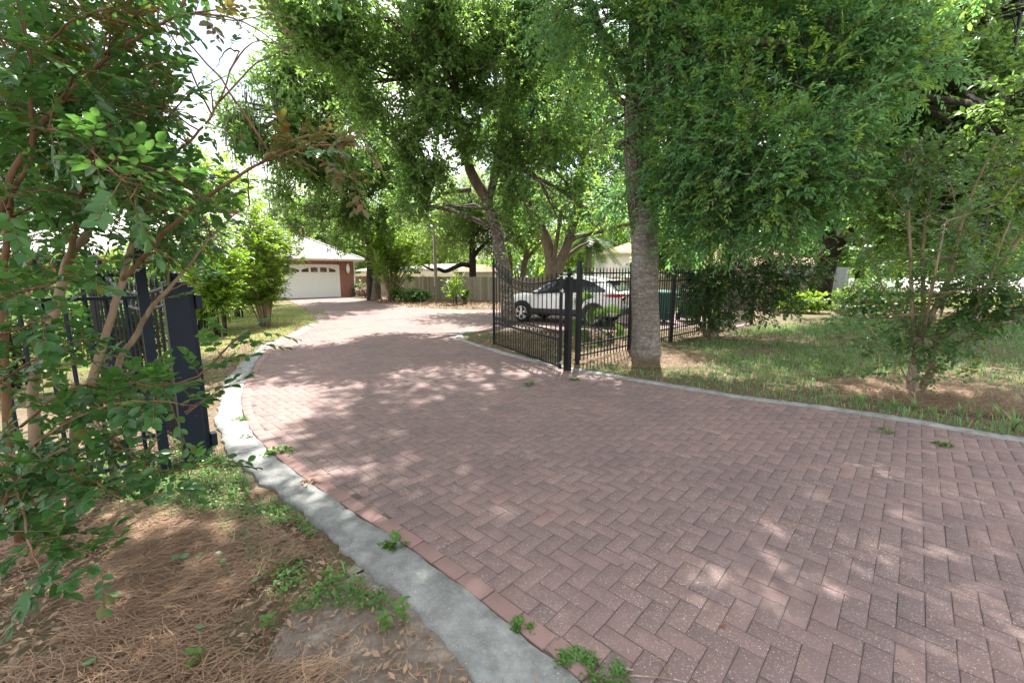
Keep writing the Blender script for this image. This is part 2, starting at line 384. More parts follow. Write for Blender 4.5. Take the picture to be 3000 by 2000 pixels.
def m_brick(name, a, b, mortar, rot):
    t = NT(name); v = t.coords((1, 1, 1), rot); bt = t.new('TexBrick'); t.link(v, bt.inputs['Vector'])
    bt.inputs['Color1'].default_value = (*a, 1); bt.inputs['Color2'].default_value = (*b, 1); bt.inputs['Mortar'].default_value = (*mortar, 1)
    bt.inputs['Scale'].default_value = 1; bt.inputs['Brick Width'].default_value = .21; bt.inputs['Row Height'].default_value = .075; bt.inputs['Mortar Size'].default_value = .008
    bt.offset = .5
    n = t.noise(v, 3, 4); col = t.mix(1.0, bt.outputs['Color'], t.ramp(n, [(.3, .75), (.7, 1.1)]), 'MULTIPLY')
    return t.fin(t.pbsdf(col, .88, spec=.2, normal=t.bump(bt.outputs['Fac'], -.4, .01)))
M['brick_wall'] = m_brick('red brick wall', (.21, .048, .035), (.30, .085, .06), (.42, .36, .31), (math.radians(90), 0, 0))
M['soldier'] = m_brick('soldier course brick', (.23, .05, .036), (.30, .085, .06), (.42, .36, .31), (math.radians(90), 0, math.radians(90)))
def m_shingle(name, a, b):
    t = NT(name); v = t.coords(); bt = t.new('TexBrick'); t.link(v, bt.inputs['Vector'])
    bt.inputs['Color1'].default_value = (*a, 1); bt.inputs['Color2'].default_value = (*b, 1); bt.inputs['Mortar'].default_value = tuple(x * .55 for x in a) + (1,)
    bt.inputs['Scale'].default_value = 1; bt.inputs['Brick Width'].default_value = .32; bt.inputs['Row Height'].default_value = .14; bt.inputs['Mortar Size'].default_value = .008
    n = t.noise(v, 20, 4, .8); col = t.mix(1.0, bt.outputs['Color'], t.ramp(n, [(.3, .8), (.7, 1.15)]), 'MULTIPLY')
    return t.fin(t.pbsdf(col, .9, spec=.2, normal=t.bump(bt.outputs['Fac'], -.4, .01)))
M['shingle'] = m_shingle('pale grey shingles', (.42, .42, .40), (.54, .53, .49))
M['shingle_grey'] = m_shingle('dull grey shingles', (.22, .22, .21), (.30, .30, .28))
M['shingle_brown'] = m_shingle('brown shingles', (.26, .16, .11), (.36, .24, .17))
# ------------------------------------------------------------------ ground, driveway, kerbs
K = 3000 / 2352
def GP(pts): return [G(x * K, y * K) for x, y in pts]
L_IN = GP([(1330, 1568), (1240, 1490), (1100, 1378), (940, 1258), (815, 1178), (722, 1115), (650, 1062), (595, 1010), (562, 960), (556, 905), (574, 858), (618, 802), (690, 765), (735, 742)])
L_IN = [np.array([.95, .35, 0]), np.array([.55, .95, 0])] + L_IN
L_IN = smooth_line(L_IN, 6)
R_ED = GP([(2352, 1016), (2100, 972), (1900, 941), (1700, 915), (1500, 882), (1400, 865), (1300, 847), (1200, 825), (1120, 803), (1062, 783), (1046, 772), (1058, 764), (1090, 760)])
R_ED = [np.array([9.5, .9, 0]), np.array([7.0, 2.6, 0])] + R_ED
R_ED = smooth_line(R_ED, 6)
FAR_L = GP([(722, 725), (700, 708), (668, 692)])           # left edge beyond the kerb, up to the garage
GAR = np.array([G(848, 876), G(1002, 868)])
FAR_R = GP([(785, 680), (815, 685), (880, 696), (950, 704), (1000, 709), (1130, 713)])
FAR_R = FAR_R + [np.array([1.2, 18.6, 0]), np.array([5.6, 17.6, 0]), np.array([8.6, 15.2, 0]), np.array([7.2, 13.2, 0]), np.array([4.6, 12.6, 0]), np.array([2.4, 11.9, 0]), np.array([.4, 12.6, 0])]
drive_poly = [p for p in L_IN] + FAR_L + [GAR[0], GAR[1]] + FAR_R + R_ED[::-1]
dp = np.array(drive_poly)[:, :2]

mb = MB(); mb.add([(-160, -25, 0), (160, -25, 0), (160, 160, 0), (-160, 160, 0)], [(0, 1, 2, 3)])
o = mb.build('ground', M['ground']); o.location.z = -0.012
tag(o, 'brown soil strewn with leaf litter around the driveway', 'ground', kind='structure')
mb = MB(); mb.add([(p[0], p[1], 0) for p in dp], [tuple(range(len(dp)))])
o = mb.build('driveway_bed', M['joint']); o.location.z = -0.0034
tag(o, 'dark sand bed showing in the joints between the driveway bricks', 'driveway bed', kind='structure')

def bricks(name, C, ang, sx, sy, mat, zj=.0008, tilt=.005):
    n = len(C); z = RNG.normal(0, zj, n); hx, hy = sx / 2 - .0017, sy / 2 - .0017
    hx = np.broadcast_to(hx, (n,)) + RNG.normal(0, .0006, n); hy = np.broadcast_to(hy, (n,)) + RNG.normal(0, .0006, n)
    cr = np.array([(-1, -1), (1, -1), (1, 1), (-1, 1)], float); V = np.zeros((n, 12, 3))
    a = ang + RNG.normal(0, .008, n); ca, sa = np.cos(a), np.sin(a); tx, ty = RNG.normal(0, tilt, n), RNG.normal(0, tilt, n)
    for lv, (ins, dz) in enumerate([(.0032, 0), (0, -.0024), (0, -.02)]):
        for k in range(4):
            x = cr[k, 0] * (hx - ins); y = cr[k, 1] * (hy - ins)
            V[:, lv * 4 + k, 0] = C[:, 0] + x * ca - y * sa; V[:, lv * 4 + k, 1] = C[:, 1] + x * sa + y * ca
            V[:, lv * 4 + k, 2] = z + dz + x * tx + y * ty
    f = [(0, 1, 2, 3)]
    for lv in (0, 4):
        for k in range(4): f.append((lv + 4 + k, lv + 4 + (k + 1) % 4, lv + (k + 1) % 4, lv + k))
    fa = np.array(f).ravel(); loops = (np.arange(n)[:, None] * 12 + fa[None]).ravel()
    return np_mesh(name, V.reshape(-1, 3), loops, np.arange(n * 9) * 4, None, mat)
BU = .1; TH = math.radians(-43)
I, J = np.meshgrid(np.arange(-330, 330), np.arange(-330, 330), indexing='ij'); I = I.ravel(); J = J.ravel()
kk = (I - J) % 4; selH = kk == 0; selV = kk == 3
cx = np.concatenate([(I[selH] + 1.0) * BU, (I[selV] + .5) * BU]); cy = np.concatenate([(J[selH] + .5) * BU, (J[selV] + 1.0) * BU])
aa = np.concatenate([np.zeros(selH.sum()), np.full(selV.sum(), math.pi / 2)]) + TH
C2 = np.stack([cx * math.cos(TH) - cy * math.sin(TH), cx * math.sin(TH) + cy * math.cos(TH)], 1)
LA = np.array(L_IN)[:, :2]
def dist_line(P, Ln):
    d = np.full(len(P), 1e9)
    for i in range(len(Ln) - 1):
        a, b = Ln[i], Ln[i + 1]; ab = b - a; t = np.clip(((P - a) @ ab) / (ab @ ab + 1e-12), 0, 1)
        d = np.minimum(d, np.linalg.norm(P - (a + t[:, None] * ab), axis=1))
    return d
k = (in_poly(C2, dp) | (dist_line(C2, np.array(R_ED)[:, :2]) < .075)) & (C2[:, 1] > .9); C2 = C2[k]; aa = aa[k]
k = dist_line(C2, LA) > .055; C2 = C2[k]; aa = aa[k]
k = np.ones(len(C2), bool)
o = bricks('driveway', C2[k], aa[k], 2 * BU, BU, M['paver'])
tag(o, 'pink brown brick driveway laid in a herringbone pattern', 'driveway', kind='structure')
# border course along the left kerb
def resample(L, step):
    L = np.array(L)[:, :2]; d = np.concatenate([[0], np.cumsum(np.linalg.norm(np.diff(L, axis=0), axis=1))])
    s = np.arange(0, d[-1], step); return np.stack([np.interp(s, d, L[:, 0]), np.interp(s, d, L[:, 1])], 1)
S = resample(L_IN, .204); t = np.gradient(S, axis=0); t /= np.linalg.norm(t, axis=1, keepdims=True); nrm = np.stack([t[:, 1], -t[:, 0]], 1)
o = bricks('driveway_border', S + nrm * .052, np.arctan2(t[:, 1], t[:, 0]), .2, .1, M['border'], .0012, .005)
o.location.z = .0045
tag(o, 'single course of pinker border bricks along the left kerb', 'brick border', kind='structure')

def kerb(name, line, side, w0, wj, label, seed, flat=.008):
    r = np.random.default_rng(seed); S = resample(line, .025); t = np.gradient(S, axis=0); t /= np.linalg.norm(t, axis=1, keepdims=True)
    n = np.stack([-t[:, 1], t[:, 0]], 1) * side; m = len(S); ph = np.arange(m) * .025; jn = [int(x / .025) for x in np.arange(.9, m * .025, 2.35)]
    def wav(f, a): return sum(a / (k + 1) * np.sin(ph * f * (k + 1) * 1.7 + r.uniform(0, 6)) for k in range(4))
    win = wav(5, .006) + np.convolve(r.normal(0, .005, m + 8), np.ones(5) / 5, 'same')[:m]; wout = w0 + wav(1.1, wj) + wav(9.0, wj * .35) + np.convolve(r.normal(0, .014, m + 8), np.ones(5) / 5, 'same')[:m]
    cols = 9; V = []; F = []
    for i in range(m):
        for c in range(cols):
            u = c / (cols - 1); d = win[i] + (wout[i] - win[i]) * u
            z = flat + .010 * math.sin(math.pi * u) + r.normal(0, .0016) + .003 * math.sin(ph[i] * 9 + c * 2.1)
            if c == 0 or c == cols - 1: z = -.03
            if c in (1, cols - 2): d = win[i] + (wout[i] - win[i]) * (.03 if c == 1 else .975); z = flat + .002
            if i in jn: z -= .011
            V.append((S[i, 0] + n[i, 0] * d, S[i, 1] + n[i, 1] * d, z))
    for i in range(m - 1):
        for c in range(cols - 1):
            a = i * cols + c; F.append((a, a + 1, a + cols + 1, a + cols) if side < 0 else (a, a + cols, a + cols + 1, a + 1))
    o = MB().add(V, F).build(name, M['concrete'], smooth=True); tag(o, label, 'kerb', kind='structure'); return o
kerb('kerb', L_IN, 1, .265, .022, 'wide rough concrete kerb curving along the left of the driveway', 3)
kerb('kerb', R_ED, -1, .17, .014, 'narrow concrete kerb along the lawn on the right of the driveway', 4)

# bare sand beside the kerb, mulch rings and lawns
def patch(name, pts, mat, z, label, cat, n=6, jag=.05):
    L = smooth_line([np.array([p[0], p[1], 0]) for p in pts] + [np.array([pts[0][0], pts[0][1], 0])], n)[:-1]
    L = [p + np.append(RNG.normal(0, jag, 2), 0) for p in L]
    o = MB().add([(p[0], p[1], 0) for p in L], [tuple(range(len(L)))]).build(name, mat); o.location.z = z
    return tag(o, label, cat, kind='structure')
patch('sandy_soil', [(-.85, 2.30), (-.50, 2.02), (-.12, 1.66), (.25, 1.0), (-.3, .8), (-.85, 1.2), (-1.05, 1.75)], M['sand'], -.008, 'bare grey sandy soil beside the left kerb', 'soil', 6, .055)
patch('lawn', [(-6.6, 13.6), (-7.2, 17), (-8.8, 21), (-12, 23), (-18, 20), (-26, 14), (-18, 7.5), (-9, 6.2), (-6.4, 8.6), (-5.9, 11)], M['lawn'], -.007, 'sunlit front lawn between the driveway and the red brick house', 'lawn', 6, .15)
patch('lawn', [(17, 25), (21, 22), (28, 21.5), (37.8, 22), (37.8, 70), (25, 60), (20, 38)], M['lawn'], -.007, 'sunlit lawn strip beside the bright road on the right', 'lawn', 6, .15)
o = MB().add([(38, -20, -.006), (39.5, -20, -.006), (82, -20, 2.0), (82, 150, 2.0), (39.5, 150, -.006), (38, 150, -.006)], [(0, 1, 4, 5), (1, 2, 3, 4)]).build('road', M['asphalt'])
tag(o, 'sun bleached road glaring white beyond the lawn on the right', 'road', kind='structure')
# ------------------------------------------------------------------ iron fence and gates
FD = np.array([.725, .689, 0]); FD /= np.linalg.norm(FD)           # direction of the fence line
FN = np.array([-FD[1], FD[0], 0])
def vz(p, z): return np.array([p[0], p[1], z])
def fence_run(root, A, length, posts=False, z=(.14, .33, 1.45, 1.62), top=1.74, step=.108, start=.0):
    A = np.array(A, float); B = A + FD * length
    for zz in z: MB().bar(vz(A, zz), vz(B, zz), .030, .026).build('rail', M['iron'] if not posts else M['iron_navy'], root)
    n = int(length / step); mb = MB()
    for i in range(1, n + 1):
        p = A + FD * (i - .5 + start) * step
        if (p - A) @ FD > length - .03: break
        mb.bar(vz(p, .05), vz(p, top - .05), .018)
        mb.add([vz(p, top)] + [vz(p, top - .05) + np.array(q) * .009 for q in ((-1, -1, 0), (1, -1, 0), (1, 1, 0), (-1, 1, 0))], [(0, 1, 2), (0, 2, 3), (0, 3, 4), (0, 4, 1)])
    mb.build('pickets', M['iron'] if not posts else M['iron_navy'], root)
def post(name, p, w, h, mat, parent=None, cap='flat', ang=0.0):
    mb = MB(); mb.box((p[0], p[1], h / 2 - .02), (w, w, h + .04), ang)
    if cap == 'flat': mb.box((p[0], p[1], h + .008), (w * 1.12, w * 1.12, .016), ang)
    return mb.build(name, mat, parent, bevel=.004)
ANG = math.atan2(FD[1], FD[0])
P0 = np.array([1.18, 7.64, 0])
fr = thing('iron_fence', 'black picket fence with spear tops running right behind the big oak trunk', 'fence')
sp = [0, 1.74, 3.58, 5.45, 7.3, 9.15]
for i, s in enumerate(sp): post('fence_post', P0 + FD * s, .068, 1.82, M['iron'], fr, ang=ANG)
for a, b in zip(sp[:-1], sp[1:]):
    seg = thing('fence_panel', None, None); seg.parent = fr
    fence_run(seg, P0 + FD * (a + .034), b - a - .068)
PL = np.array([-2.86, 3.35, 0])
fl = thing('iron_fence', 'blue black picket fence panel behind the foreground myrtle on the left', 'fence')
post('fence_post', PL, .068, 1.84, M['iron_navy'], fl, ang=ANG)
seg = thing('fence_panel', None, None); seg.parent = fl
fence_run(seg, PL - FD * 2.34, 2.3, True, z=(.125, .325, 1.435, 1.605), start=.15)
post('fence_post', PL - FD * 2.38, .068, 1.84, M['iron_navy'], fl, ang=ANG)
# gate posts with ball caps
def gate_post(p, h, w, label, mat):
    r = thing('gate_post', label, 'gate post', (p[0], p[1], 0), 'posts at the driveway entrance')
    mb = MB(); mb.box((0, 0, h / 2 - .03), (w, w, h + .06), ANG); b = mb.build('shaft', mat, r, bevel=.006)
    mb = MB(); mb.tube([(0, 0, h), (0, 0, h + .02)], [.03, .022], 12); mb.sphere((0, 0, h + .045), .043, 18, 10); mb.build('ball_cap', mat, r, smooth=True)
    return r
gl = gate_post(G(573, 1350), 1.55, .16, 'thick blue black post with a ball on top beside the left kerb', M['iron_navy'])
GPR = G(1662, 1084)
gr = gate_post(GPR, 1.56, .098, 'slim black post with a ball on top holding the right gate', M['iron'])
def hinge(root, p, z, mat=None):
    mb = MB(); mb.bar(vz(p, z) - FD * .04, vz(p, z) + FD * .03, .016, .016); mb.tube([vz(p, z - .03), vz(p, z + .03)], .011, 8)
    mb.build('hinge', mat or M['bolt'], root)
# side plate of the left post
glp = G(573, 1350)
mb = MB(); mb.box((FD[0] * .105 + FN[0] * .05, FD[1] * .105 + FN[1] * .05, .76), (.045, .075, 1.5), ANG); mb.build('stop_plate', M['iron_navy'], gl, bevel=.004)
for z in (.16, 1.38):
    mb = MB(); mb.box((FD[0] * .15 + FN[0] * .02, FD[1] * .15 + FN[1] * .02, z), (.05, .07, .12), ANG); mb.build('latch_block', M['iron_navy'], gl, bevel=.008)
for z in (.42, 1.43, .18):
    mb = MB(); q = -FN * .081 + FD * .03; mb.box((q[0], q[1], z), (.022, .004, .022), ANG); mb.build('slot', M['void'], gl)
def swing_gate(hp, fp, label, mat, hz=1.40, fz=1.80, dip=1.36, pos=.72):
    hp = np.array(hp, float); fp = np.array(fp, float); L = np.linalg.norm(fp - hp); d = (fp - hp) / L
    root = thing('driveway_gate', label, 'gate', (0, 0, 0), 'swing gates of the driveway')
    def top(u):   # u: 0 hinge .. 1 free end
        x = 1 - u
        a = np.interp(x, [0, .07, .15, .26, .36, .49, .59, .69, .80, .90, 1], [fz + .03, 1.75, 1.67, 1.572, 1.49, 1.44, 1.421, 1.427, 1.455, 1.49, 1.535]); return float(a)
    us = np.linspace(0, 1, 41); P = lambda u, z: vz(hp + d * L * u, z)
    mb = MB(); mb.bar(P(0, .05), P(0, hz + .17), .05); mb.sphere(P(0, hz + .20), .026, 12, 8); mb.build('hinge_stile', mat, root)
    mb = MB(); mb.bar(P(1, .05), P(1, fz + .05), .05); mb.tube([P(1, fz + .05), P(1, fz + .075), P(1, fz + .09), P(1, fz + .115), P(1, fz + .15)], [.012, .022, .012, .02, .003], 8); mb.build('end_stile', mat, root)
    mb = MB()
    mb.tube([P(u, top(u)) for u in us], .017, 6); mb.build('top_rail', mat, root)
    mb = MB(); mb.tube([P(u, top(u) - .15) for u in us], .016, 6); mb.build('top_rail', mat, root)
    for z in (.09, .535, .665):
        mb = MB(); mb.bar(P(.01, z), P(.99, z), .03, .03); mb.build('cross_rail', mat, root)
    n = 18; mb = MB(); fb = MB()
    for i in range(1, n):
        u = i / n; zt = top(u); mb.bar(P(u, .09), P(u, zt + .06), .017)
        fb.tube([P(u, zt + .03), P(u, zt + .055), P(u, zt + .06), P(u, zt + .085), P(u, zt + .14)], [.009, .009, .019, .014, .001], 6)
    mb.build('bars', mat, root); fb.build('finials', mat, root)
    mb = MB()
    for i in range(n):
        u = (i + .5) / n; mb.bar(P(u, .09), P(u, .535), .014)
    mb.build('short_bars', mat, root)
    sc = MB(); up = np.array([0, 0, 1.0])
    for i in range(n):
        u = (i + .5) / n; zt = top(u) - .075
        sc.ring(P(u, zt), d, up, .045, .007, 12, 4, .5, 5.6); sc.ring(P(u, zt) + d * .014 + up * .018, d, up, .018, .006, 8, 4, .3, 4.6)
        sc.ring(P(u, .60), d, up, .045, .007, 12, 4, .5, 5.6); sc.ring(P(u, .60) + d * .014 + up * .016, d, up, .018, .006, 8, 4, .3, 4.6)
    sc.build('scrolls', mat, root)
    for z in (.16, hz - .06): hinge(root, hp - d * .035, z)
    return root
swing_gate(G(1640, 1088) , [-.40, 9.45, 0], 'open black scroll gate with a dipping top rail on the right of the drive', M['iron'])
HL = glp + FN * .16 + FD * .02
swing_gate(HL, HL + np.array([-.83, .557, 0]) * 2.45, 'open black gate seen behind the left fence and the foreground myrtle', M['iron'])
mb = MB(); mb.box((0, 0, 0), (.05, .03, .025), ANG)
# ------------------------------------------------------------------ houses, wooden fences, bins, poles
HD = np.array([.716, .698, 0]); HD /= np.linalg.norm(HD)
HC = G(1040, 868)                                   # right front corner of the garage
hang = math.atan2(HD[1], HD[0])
# local frame: x along the front wall (0 at right corner, negative to the left), y into the house
house = thing('brick_house', 'red brick house with a white double garage door and a pale shingle roof', 'house', tuple(HC), None, hang)
HT = 2.42
def hbox(name, c, s, mat, bevel=0, par=None):
    return MB().box(c, s).build(name, mat, par or house, bevel=bevel)
def hwall(name, c, s, par=None): return hbox(name, c, s, M['brick_wall'], 0, par)
DX1, DX0 = -.98, -5.98                              # door opening
hwall('wall', (DX1 / 2, .12, HT / 2), (-DX1, .24, HT))
hwall('wall', ((DX0 - 16) / 2, .12, HT / 2), (16 + DX0, .24, HT))
hbox('lintel', ((DX0 + DX1) / 2, .12, HT - .10), (DX1 - DX0, .24, .2), M['soldier'])
hwall('wall', (-.12, 5.2, HT / 2), (.24, 9.9, HT)); hwall('wall', (-15.88, 5.2, HT / 2), (.24, 9.9, HT)); hwall('wall', (-8, 10.2, HT / 2), (15.5, .2, HT))
for x in (DX1 - .07, DX0 + .07):
    hbox('door_frame', (x, .10, 1.09), (.14, .16, 2.18), M['white'], .006)
hbox('door_frame', ((DX0 + DX1) / 2, .10, 2.20 - .045), (DX1 - DX0 - .28, .16, .09), M['white'], .006)
door = hbox('garage_door', ((DX0 + DX1) / 2, .20, 1.06), (DX1 - DX0 - .28, .05, 2.10), M['white'])
W = DX1 - DX0 - .28; pw = W / 8; x0 = DX0 + .14
pan = MB()
for r in range(4):
    for c in range(8):
        cx = x0 + (c + .5) * pw; cz = .28 + r * .525
        if r < 3:
            w2, h2 = pw / 2 - .055, .185; V = []
            for ins, y in ((0, .1745), (.018, .166), (.05, .166), (.068, .1735)):
                for sx, sz in ((-1, -1), (1, -1), (1, 1), (-1, 1)): V.append((cx + sx * (w2 - ins), y, cz + sz * (h2 - ins)))
            F = []
            for l in range(3):
                for k in range(4): F.append((l * 4 + k, l * 4 + (k + 1) % 4, l * 4 + 4 + (k + 1) % 4, l * 4 + 4 + k))
            F.append((12, 13, 14, 15)); pan.add(V, F)
for r in range(1, 4): pan.box((DX0 / 2 + DX1 / 2, .1735, .018 + r * .525), (W, .003, .010))
pan.build('raised_panels', M['white'], door).location = (0, 0, 0)
def sunburst(c):
    """arched pane of a four pane half sunburst; c = 0..3 in its group"""
    cx = 0; pts = []; n = 10
    gx0 = (c - 2) * pw + .07; gx1 = (c - 1) * pw - .07; R = 2 * pw - .02
    for i in range(n + 1):
        x = gx0 + (gx1 - gx0) * i / n; h = .03 + .30 * math.sqrt(max(0, 1 - (x / R) ** 2)); pts.append((x, min(h, .30)))
    return gx0, gx1, pts
for gname in (0, 1):
    for c in range(4):
        ox = x0 + (gname * 4 + 2) * pw; gx0, gx1, pts = sunburst(c); zb = 1.69
        V = [(ox + gx0, .170, zb), (ox + gx1, .170, zb)] + [(ox + x, .170, zb + h) for x, h in pts[::-1]]
        pane = MB().add(V, [tuple(range(len(V)))]).build('window_pane', M['garage_glass'], door)
        mb = MB()
        for ang in (20, 45, 70, 90, 110, 135, 160):
            a = math.radians(ang); q = np.array([math.cos(a), math.sin(a) * .6]); s0, s1 = None, None
            for sx in np.linspace(.04, 1.3, 60):
                X, Z = q * sx
                hh = np.interp(X, [p[0] for p in pts], [p[1] for p in pts], left=-1, right=-1)
                if gx0 <= X <= gx1 and Z <= hh:
                    s0 = sx if s0 is None else s0; s1 = sx
            if s0 is not None and s1 - s0 > .05: mb.bar((ox + q[0] * s0, .166, zb + q[1] * s0), (ox + q[0] * s1, .166, zb + q[1] * s1), .008, .022, (0, 1, 0))
        if mb.v: mb.build('window_spoke', M['white'], pane)
for cobj in list(door.children): pass
# recentre door children to house space
door_loc = Vector((0, 0, 0))
# roof : hip
OV = .55; ez = HT + .02; X0, X1, Y0, Y1 = -16 - OV, OV, -OV, 10.4 + OV; rise = .52; half = (Y1 - Y0) / 2; rz = ez + .16 + half * rise
rf = MB(); zb = ez + .16
V = [(X0, Y0, zb), (X1, Y0, zb), (X1, Y1, zb), (X0, Y1, zb), (X0 + half, Y0 + half, rz), (X1 - half, Y0 + half, rz)]
rf.add(V, [(0, 1, 5, 4), (1, 2, 5), (2, 3, 4, 5), (3, 0, 4)])
roof = rf.build('roof', M['shingle'], house)
cap = MB()
for a, b in ((1, 5), (2, 5), (0, 4), (3, 4), (4, 5)): cap.bar(np.array(V[a]) + (0, 0, .02), np.array(V[b]) + (0, 0, .02), .22, .05)
cap.build('ridge_cap', M['shingle'], roof)
hbox('fascia', ((X0 + X1) / 2, Y0 + .02, ez + .07), (X1 - X0, .04, .17), M['cream']); hbox('fascia', (X1 - .02, (Y0 + Y1) / 2, ez + .07), (.04, Y1 - Y0 - .09, .17), M['cream'])
hbox('soffit', ((X0 + X1) / 2, (Y0 + 0) / 2 + .02, ez - .005), (X1 - X0 - .1, OV - .06, .02), M['cream']); hbox('soffit', (X1 / 2, 5.2, ez - .005), (OV - .06, 10.4, .02), M['cream'])
gt = MB(); gt.box(((X0 + X1) / 2, Y0 - .055, ez + .10), (X1 - X0, .10, .09)); gt.build('gutter', M['white'], house, bevel=.02)
dn = MB(); dn.bar((.04, -.05, .05), (.04, -.05, HT - .1), .06); dn.bar((.04, -.05, HT - .1), (.25, Y0 - .03, ez + .06), .06); dn.build('downspout', M['white'], house)
ch = MB(); ch.box((0, 0, 0), (1.0, .62, 4.2)); ch.box((0, 0, 2.06), (1.12, .74, .14)); c = ch.build('chimney', M['brick_wall'], roof); c.location = (-.9, 8.0, 4.6)
vt = MB(); vt.tube([(0, 0, 0), (0, 0, .22)], .05, 8); vt.tube([(0, 0, .22), (0, 0, .25)], .08, 8); c = vt.build('roof_vent', M['iron'], roof); c.location = (-1.55, .35, zb + .42)
lan = MB()
for i, (r, z) in enumerate([(.02, -.32), (.07, -.26), (.115, -.12), (.13, .05), (.10, .2), (.05, .3), (.015, .36)]): pass
lan.tube([(0, 0, z) for r, z in [(.02, -.32), (.07, -.26), (.115, -.12), (.13, .05), (.10, .2), (.05, .3), (.015, .36)]], [.02, .07, .115, .13, .10, .05, .015], 8)
for k in range(8):
    a = k * math.pi / 4; lan.bar((math.cos(a) * .06, math.sin(a) * .06, .3), (math.cos(a) * .13, math.sin(a) * .13, .03), .012)
lan.box((0, .1, .1), (.05, .14, .08)); c = lan.build('wall_lantern', M['white'], house); c.location = (-.45, -.14, 1.92)
# left wing window glimpsed through the shrubs
wf = hbox('window', (-9.0, -.02, 1.35), (1.5, .08, 1.3), M['white']); hbox('pane', (-9.0, -.062, 1.35), (1.34, .01, 1.14), M['dark_glass'], 0, wf)
wf = hbox('window', (-13.0, -.02, 1.35), (1.5, .08, 1.3), M['white']); hbox('pane', (-13.0, -.062, 1.35), (1.34, .01, 1.14), M['dark_glass'], 0, wf)

def house_simple(name, label, loc, rz, w, d, h, rise, wall, roofm, ov=.4, wins=()):
    r = thing(name, label, 'house', loc, None, rz)
    MB().box((0, 0, h / 2), (w, d, h)).build('wall', wall, r)
    X0, X1, Y0, Y1 = -w / 2 - ov, w / 2 + ov, -d / 2 - ov, d / 2 + ov; hf = min(X1 - X0, Y1 - Y0) / 2; zb = h + .1; rz_ = zb + hf * rise
    if w >= d: V = [(X0, Y0, zb), (X1, Y0, zb), (X1, Y1, zb), (X0, Y1, zb), (X0 + hf, 0, rz_), (X1 - hf, 0, rz_)]; F = [(0, 1, 5, 4), (1, 2, 5), (2, 3, 4, 5), (3, 0, 4)]
    else: V = [(X0, Y0, zb), (X1, Y0, zb), (X1, Y1, zb), (X0, Y1, zb), (0, Y0 + hf, rz_), (0, Y1 - hf, rz_)]; F = [(0, 1, 4), (1, 2, 5, 4), (2, 3, 5), (3, 0, 4, 5)]
    MB().add(V, F).build('roof', roofm, r)
    MB().box((0, 0, h + .05), (w + 2 * ov - .02, d + 2 * ov - .02, .09)).build('fascia', M['white'], r)
    for (x, z, ww, hh) in wins:
        f = MB().box((x, -d / 2 - .02, z), (ww, .06, hh)).build('window', M['white'], r); MB().box((x, -d / 2 - .055, z), (ww - .12, .012, hh - .12)).build('pane', M['dark_glass'], f)
    return r
p = AT(1850, 800, 36); house_simple('stucco_house', 'white stucco house with a small brown hip roof behind the car', (p[0] + .4, p[1] + 2, 0), .15, 4.4, 6, 3.15, .38, M['stucco'], M['shingle_brown'])
p = AT(2170, 800, 31); house_simple('beige_house', 'low beige house with a brown shingle roof behind the right fence', (p[0], p[1] + 2.5, 0), -.05, 10.8, 6, 2.1, .42, M['beige'], M['shingle_brown'], .4, ((-3.4, 1.2, 1.2, 1.0), (2, 1.2, 1.2, 1.0)))
p = AT(1285, 800, 46); house_simple('white_house', 'long white neighbouring house beyond the back fence behind the lamp pole', (p[0], p[1] + 3, 0), .05, 8.6, 6, 2.0, .16, M['stucco'], M['shingle_grey'], .5, ((-2.6, 1.35, 1.3, .9), (2.2, 1.5, 1.6, .6)))
p = AT(1110, 800, 44); house_simple('white_house', 'small white neighbouring house beyond the fence beside the garage corner', (p[0], p[1] + 2, 0), .3, 4.6, 4, 1.8, .22, M['stucco'], M['shingle_grey'], .5, ((0, 1.2, .7, .8),))
p = AT(1405, 800, 33)
sh = thing('garden_shed', 'pale garden shed with a brown roof left of the open gate', 'shed', (p[0], p[1] + 1.2, 0), None, -.1)
MB().box((0, 0, .85), (2.3, 2, 1.7)).build('wall', M['stucco'], sh)
MB().add([(-1.9, -1.3, 1.72), (1.6, -1.3, 1.72), (1.6, 1.3, 1.72), (-1.9, 1.3, 1.72), (-.7, 0, 2.3), (.5, 0, 2.3)], [(0, 1, 5, 4), (1, 2, 5), (2, 3, 4, 5), (3, 0, 4), (3, 2, 1, 0)]).build('roof', M['shingle_brown'], sh)
for x in (-1.75, -1.3): MB().bar((x, -1.15, 0), (x, -1.15, 1.72), .08).build('post', M['bark_plain'], sh)
# back board fence
BF = [np.array([-11.9, 32.8, 0]), np.array([-1.2, 25.6, 0]), np.array([7.2, 21.6, 0]), np.array([12.6, 18.4, 0])]
bf = thing('board_fence', 'weathered grey brown board fence along the back of the yard', 'fence')
mb = MB(); rl = MB(); ps = MB()
for a, b in zip(BF[:-1], BF[1:]):
    L = np.linalg.norm(b - a); d = (b - a) / L; nn = np.array([-d[1], d[0], 0]); n = int(L / .15)
    for i in range(n):
        h = 1.40 + random.uniform(-.02, .02); q = a + d * (i + .5) * L / n + nn * random.uniform(-.004, .004)
        mb.box((q[0], q[1], h / 2), (L / n - .008 - random.random() * .006, .02, h), math.atan2(d[1], d[0]) + random.uniform(-.02, .02))
    for z in (.35, 1.1): MB().bar(vz(a + nn * .04, z), vz(b + nn * .04, z), .04, .09).build('rail', M['boards'], bf)
    for i in range(int(L / 2.4) + 1):
        q = a + d * i * 2.4 + nn * .09; MB().box((q[0], q[1], .68), (.09, .09, 1.36), math.atan2(d[1], d[0])).build('post', M['boards'], bf)
mb.build('boards', M['boards'], bf); 
pf = thing('pale_fence', 'pale yellow fence in the next yard showing over the back board fence', 'fence')
mb = MB(); a, b = AT(1040, 800, 40), AT(1345, 800, 36); L = np.linalg.norm((b - a)[:2]); a[2] = b[2] = 0; d = (b - a) / L
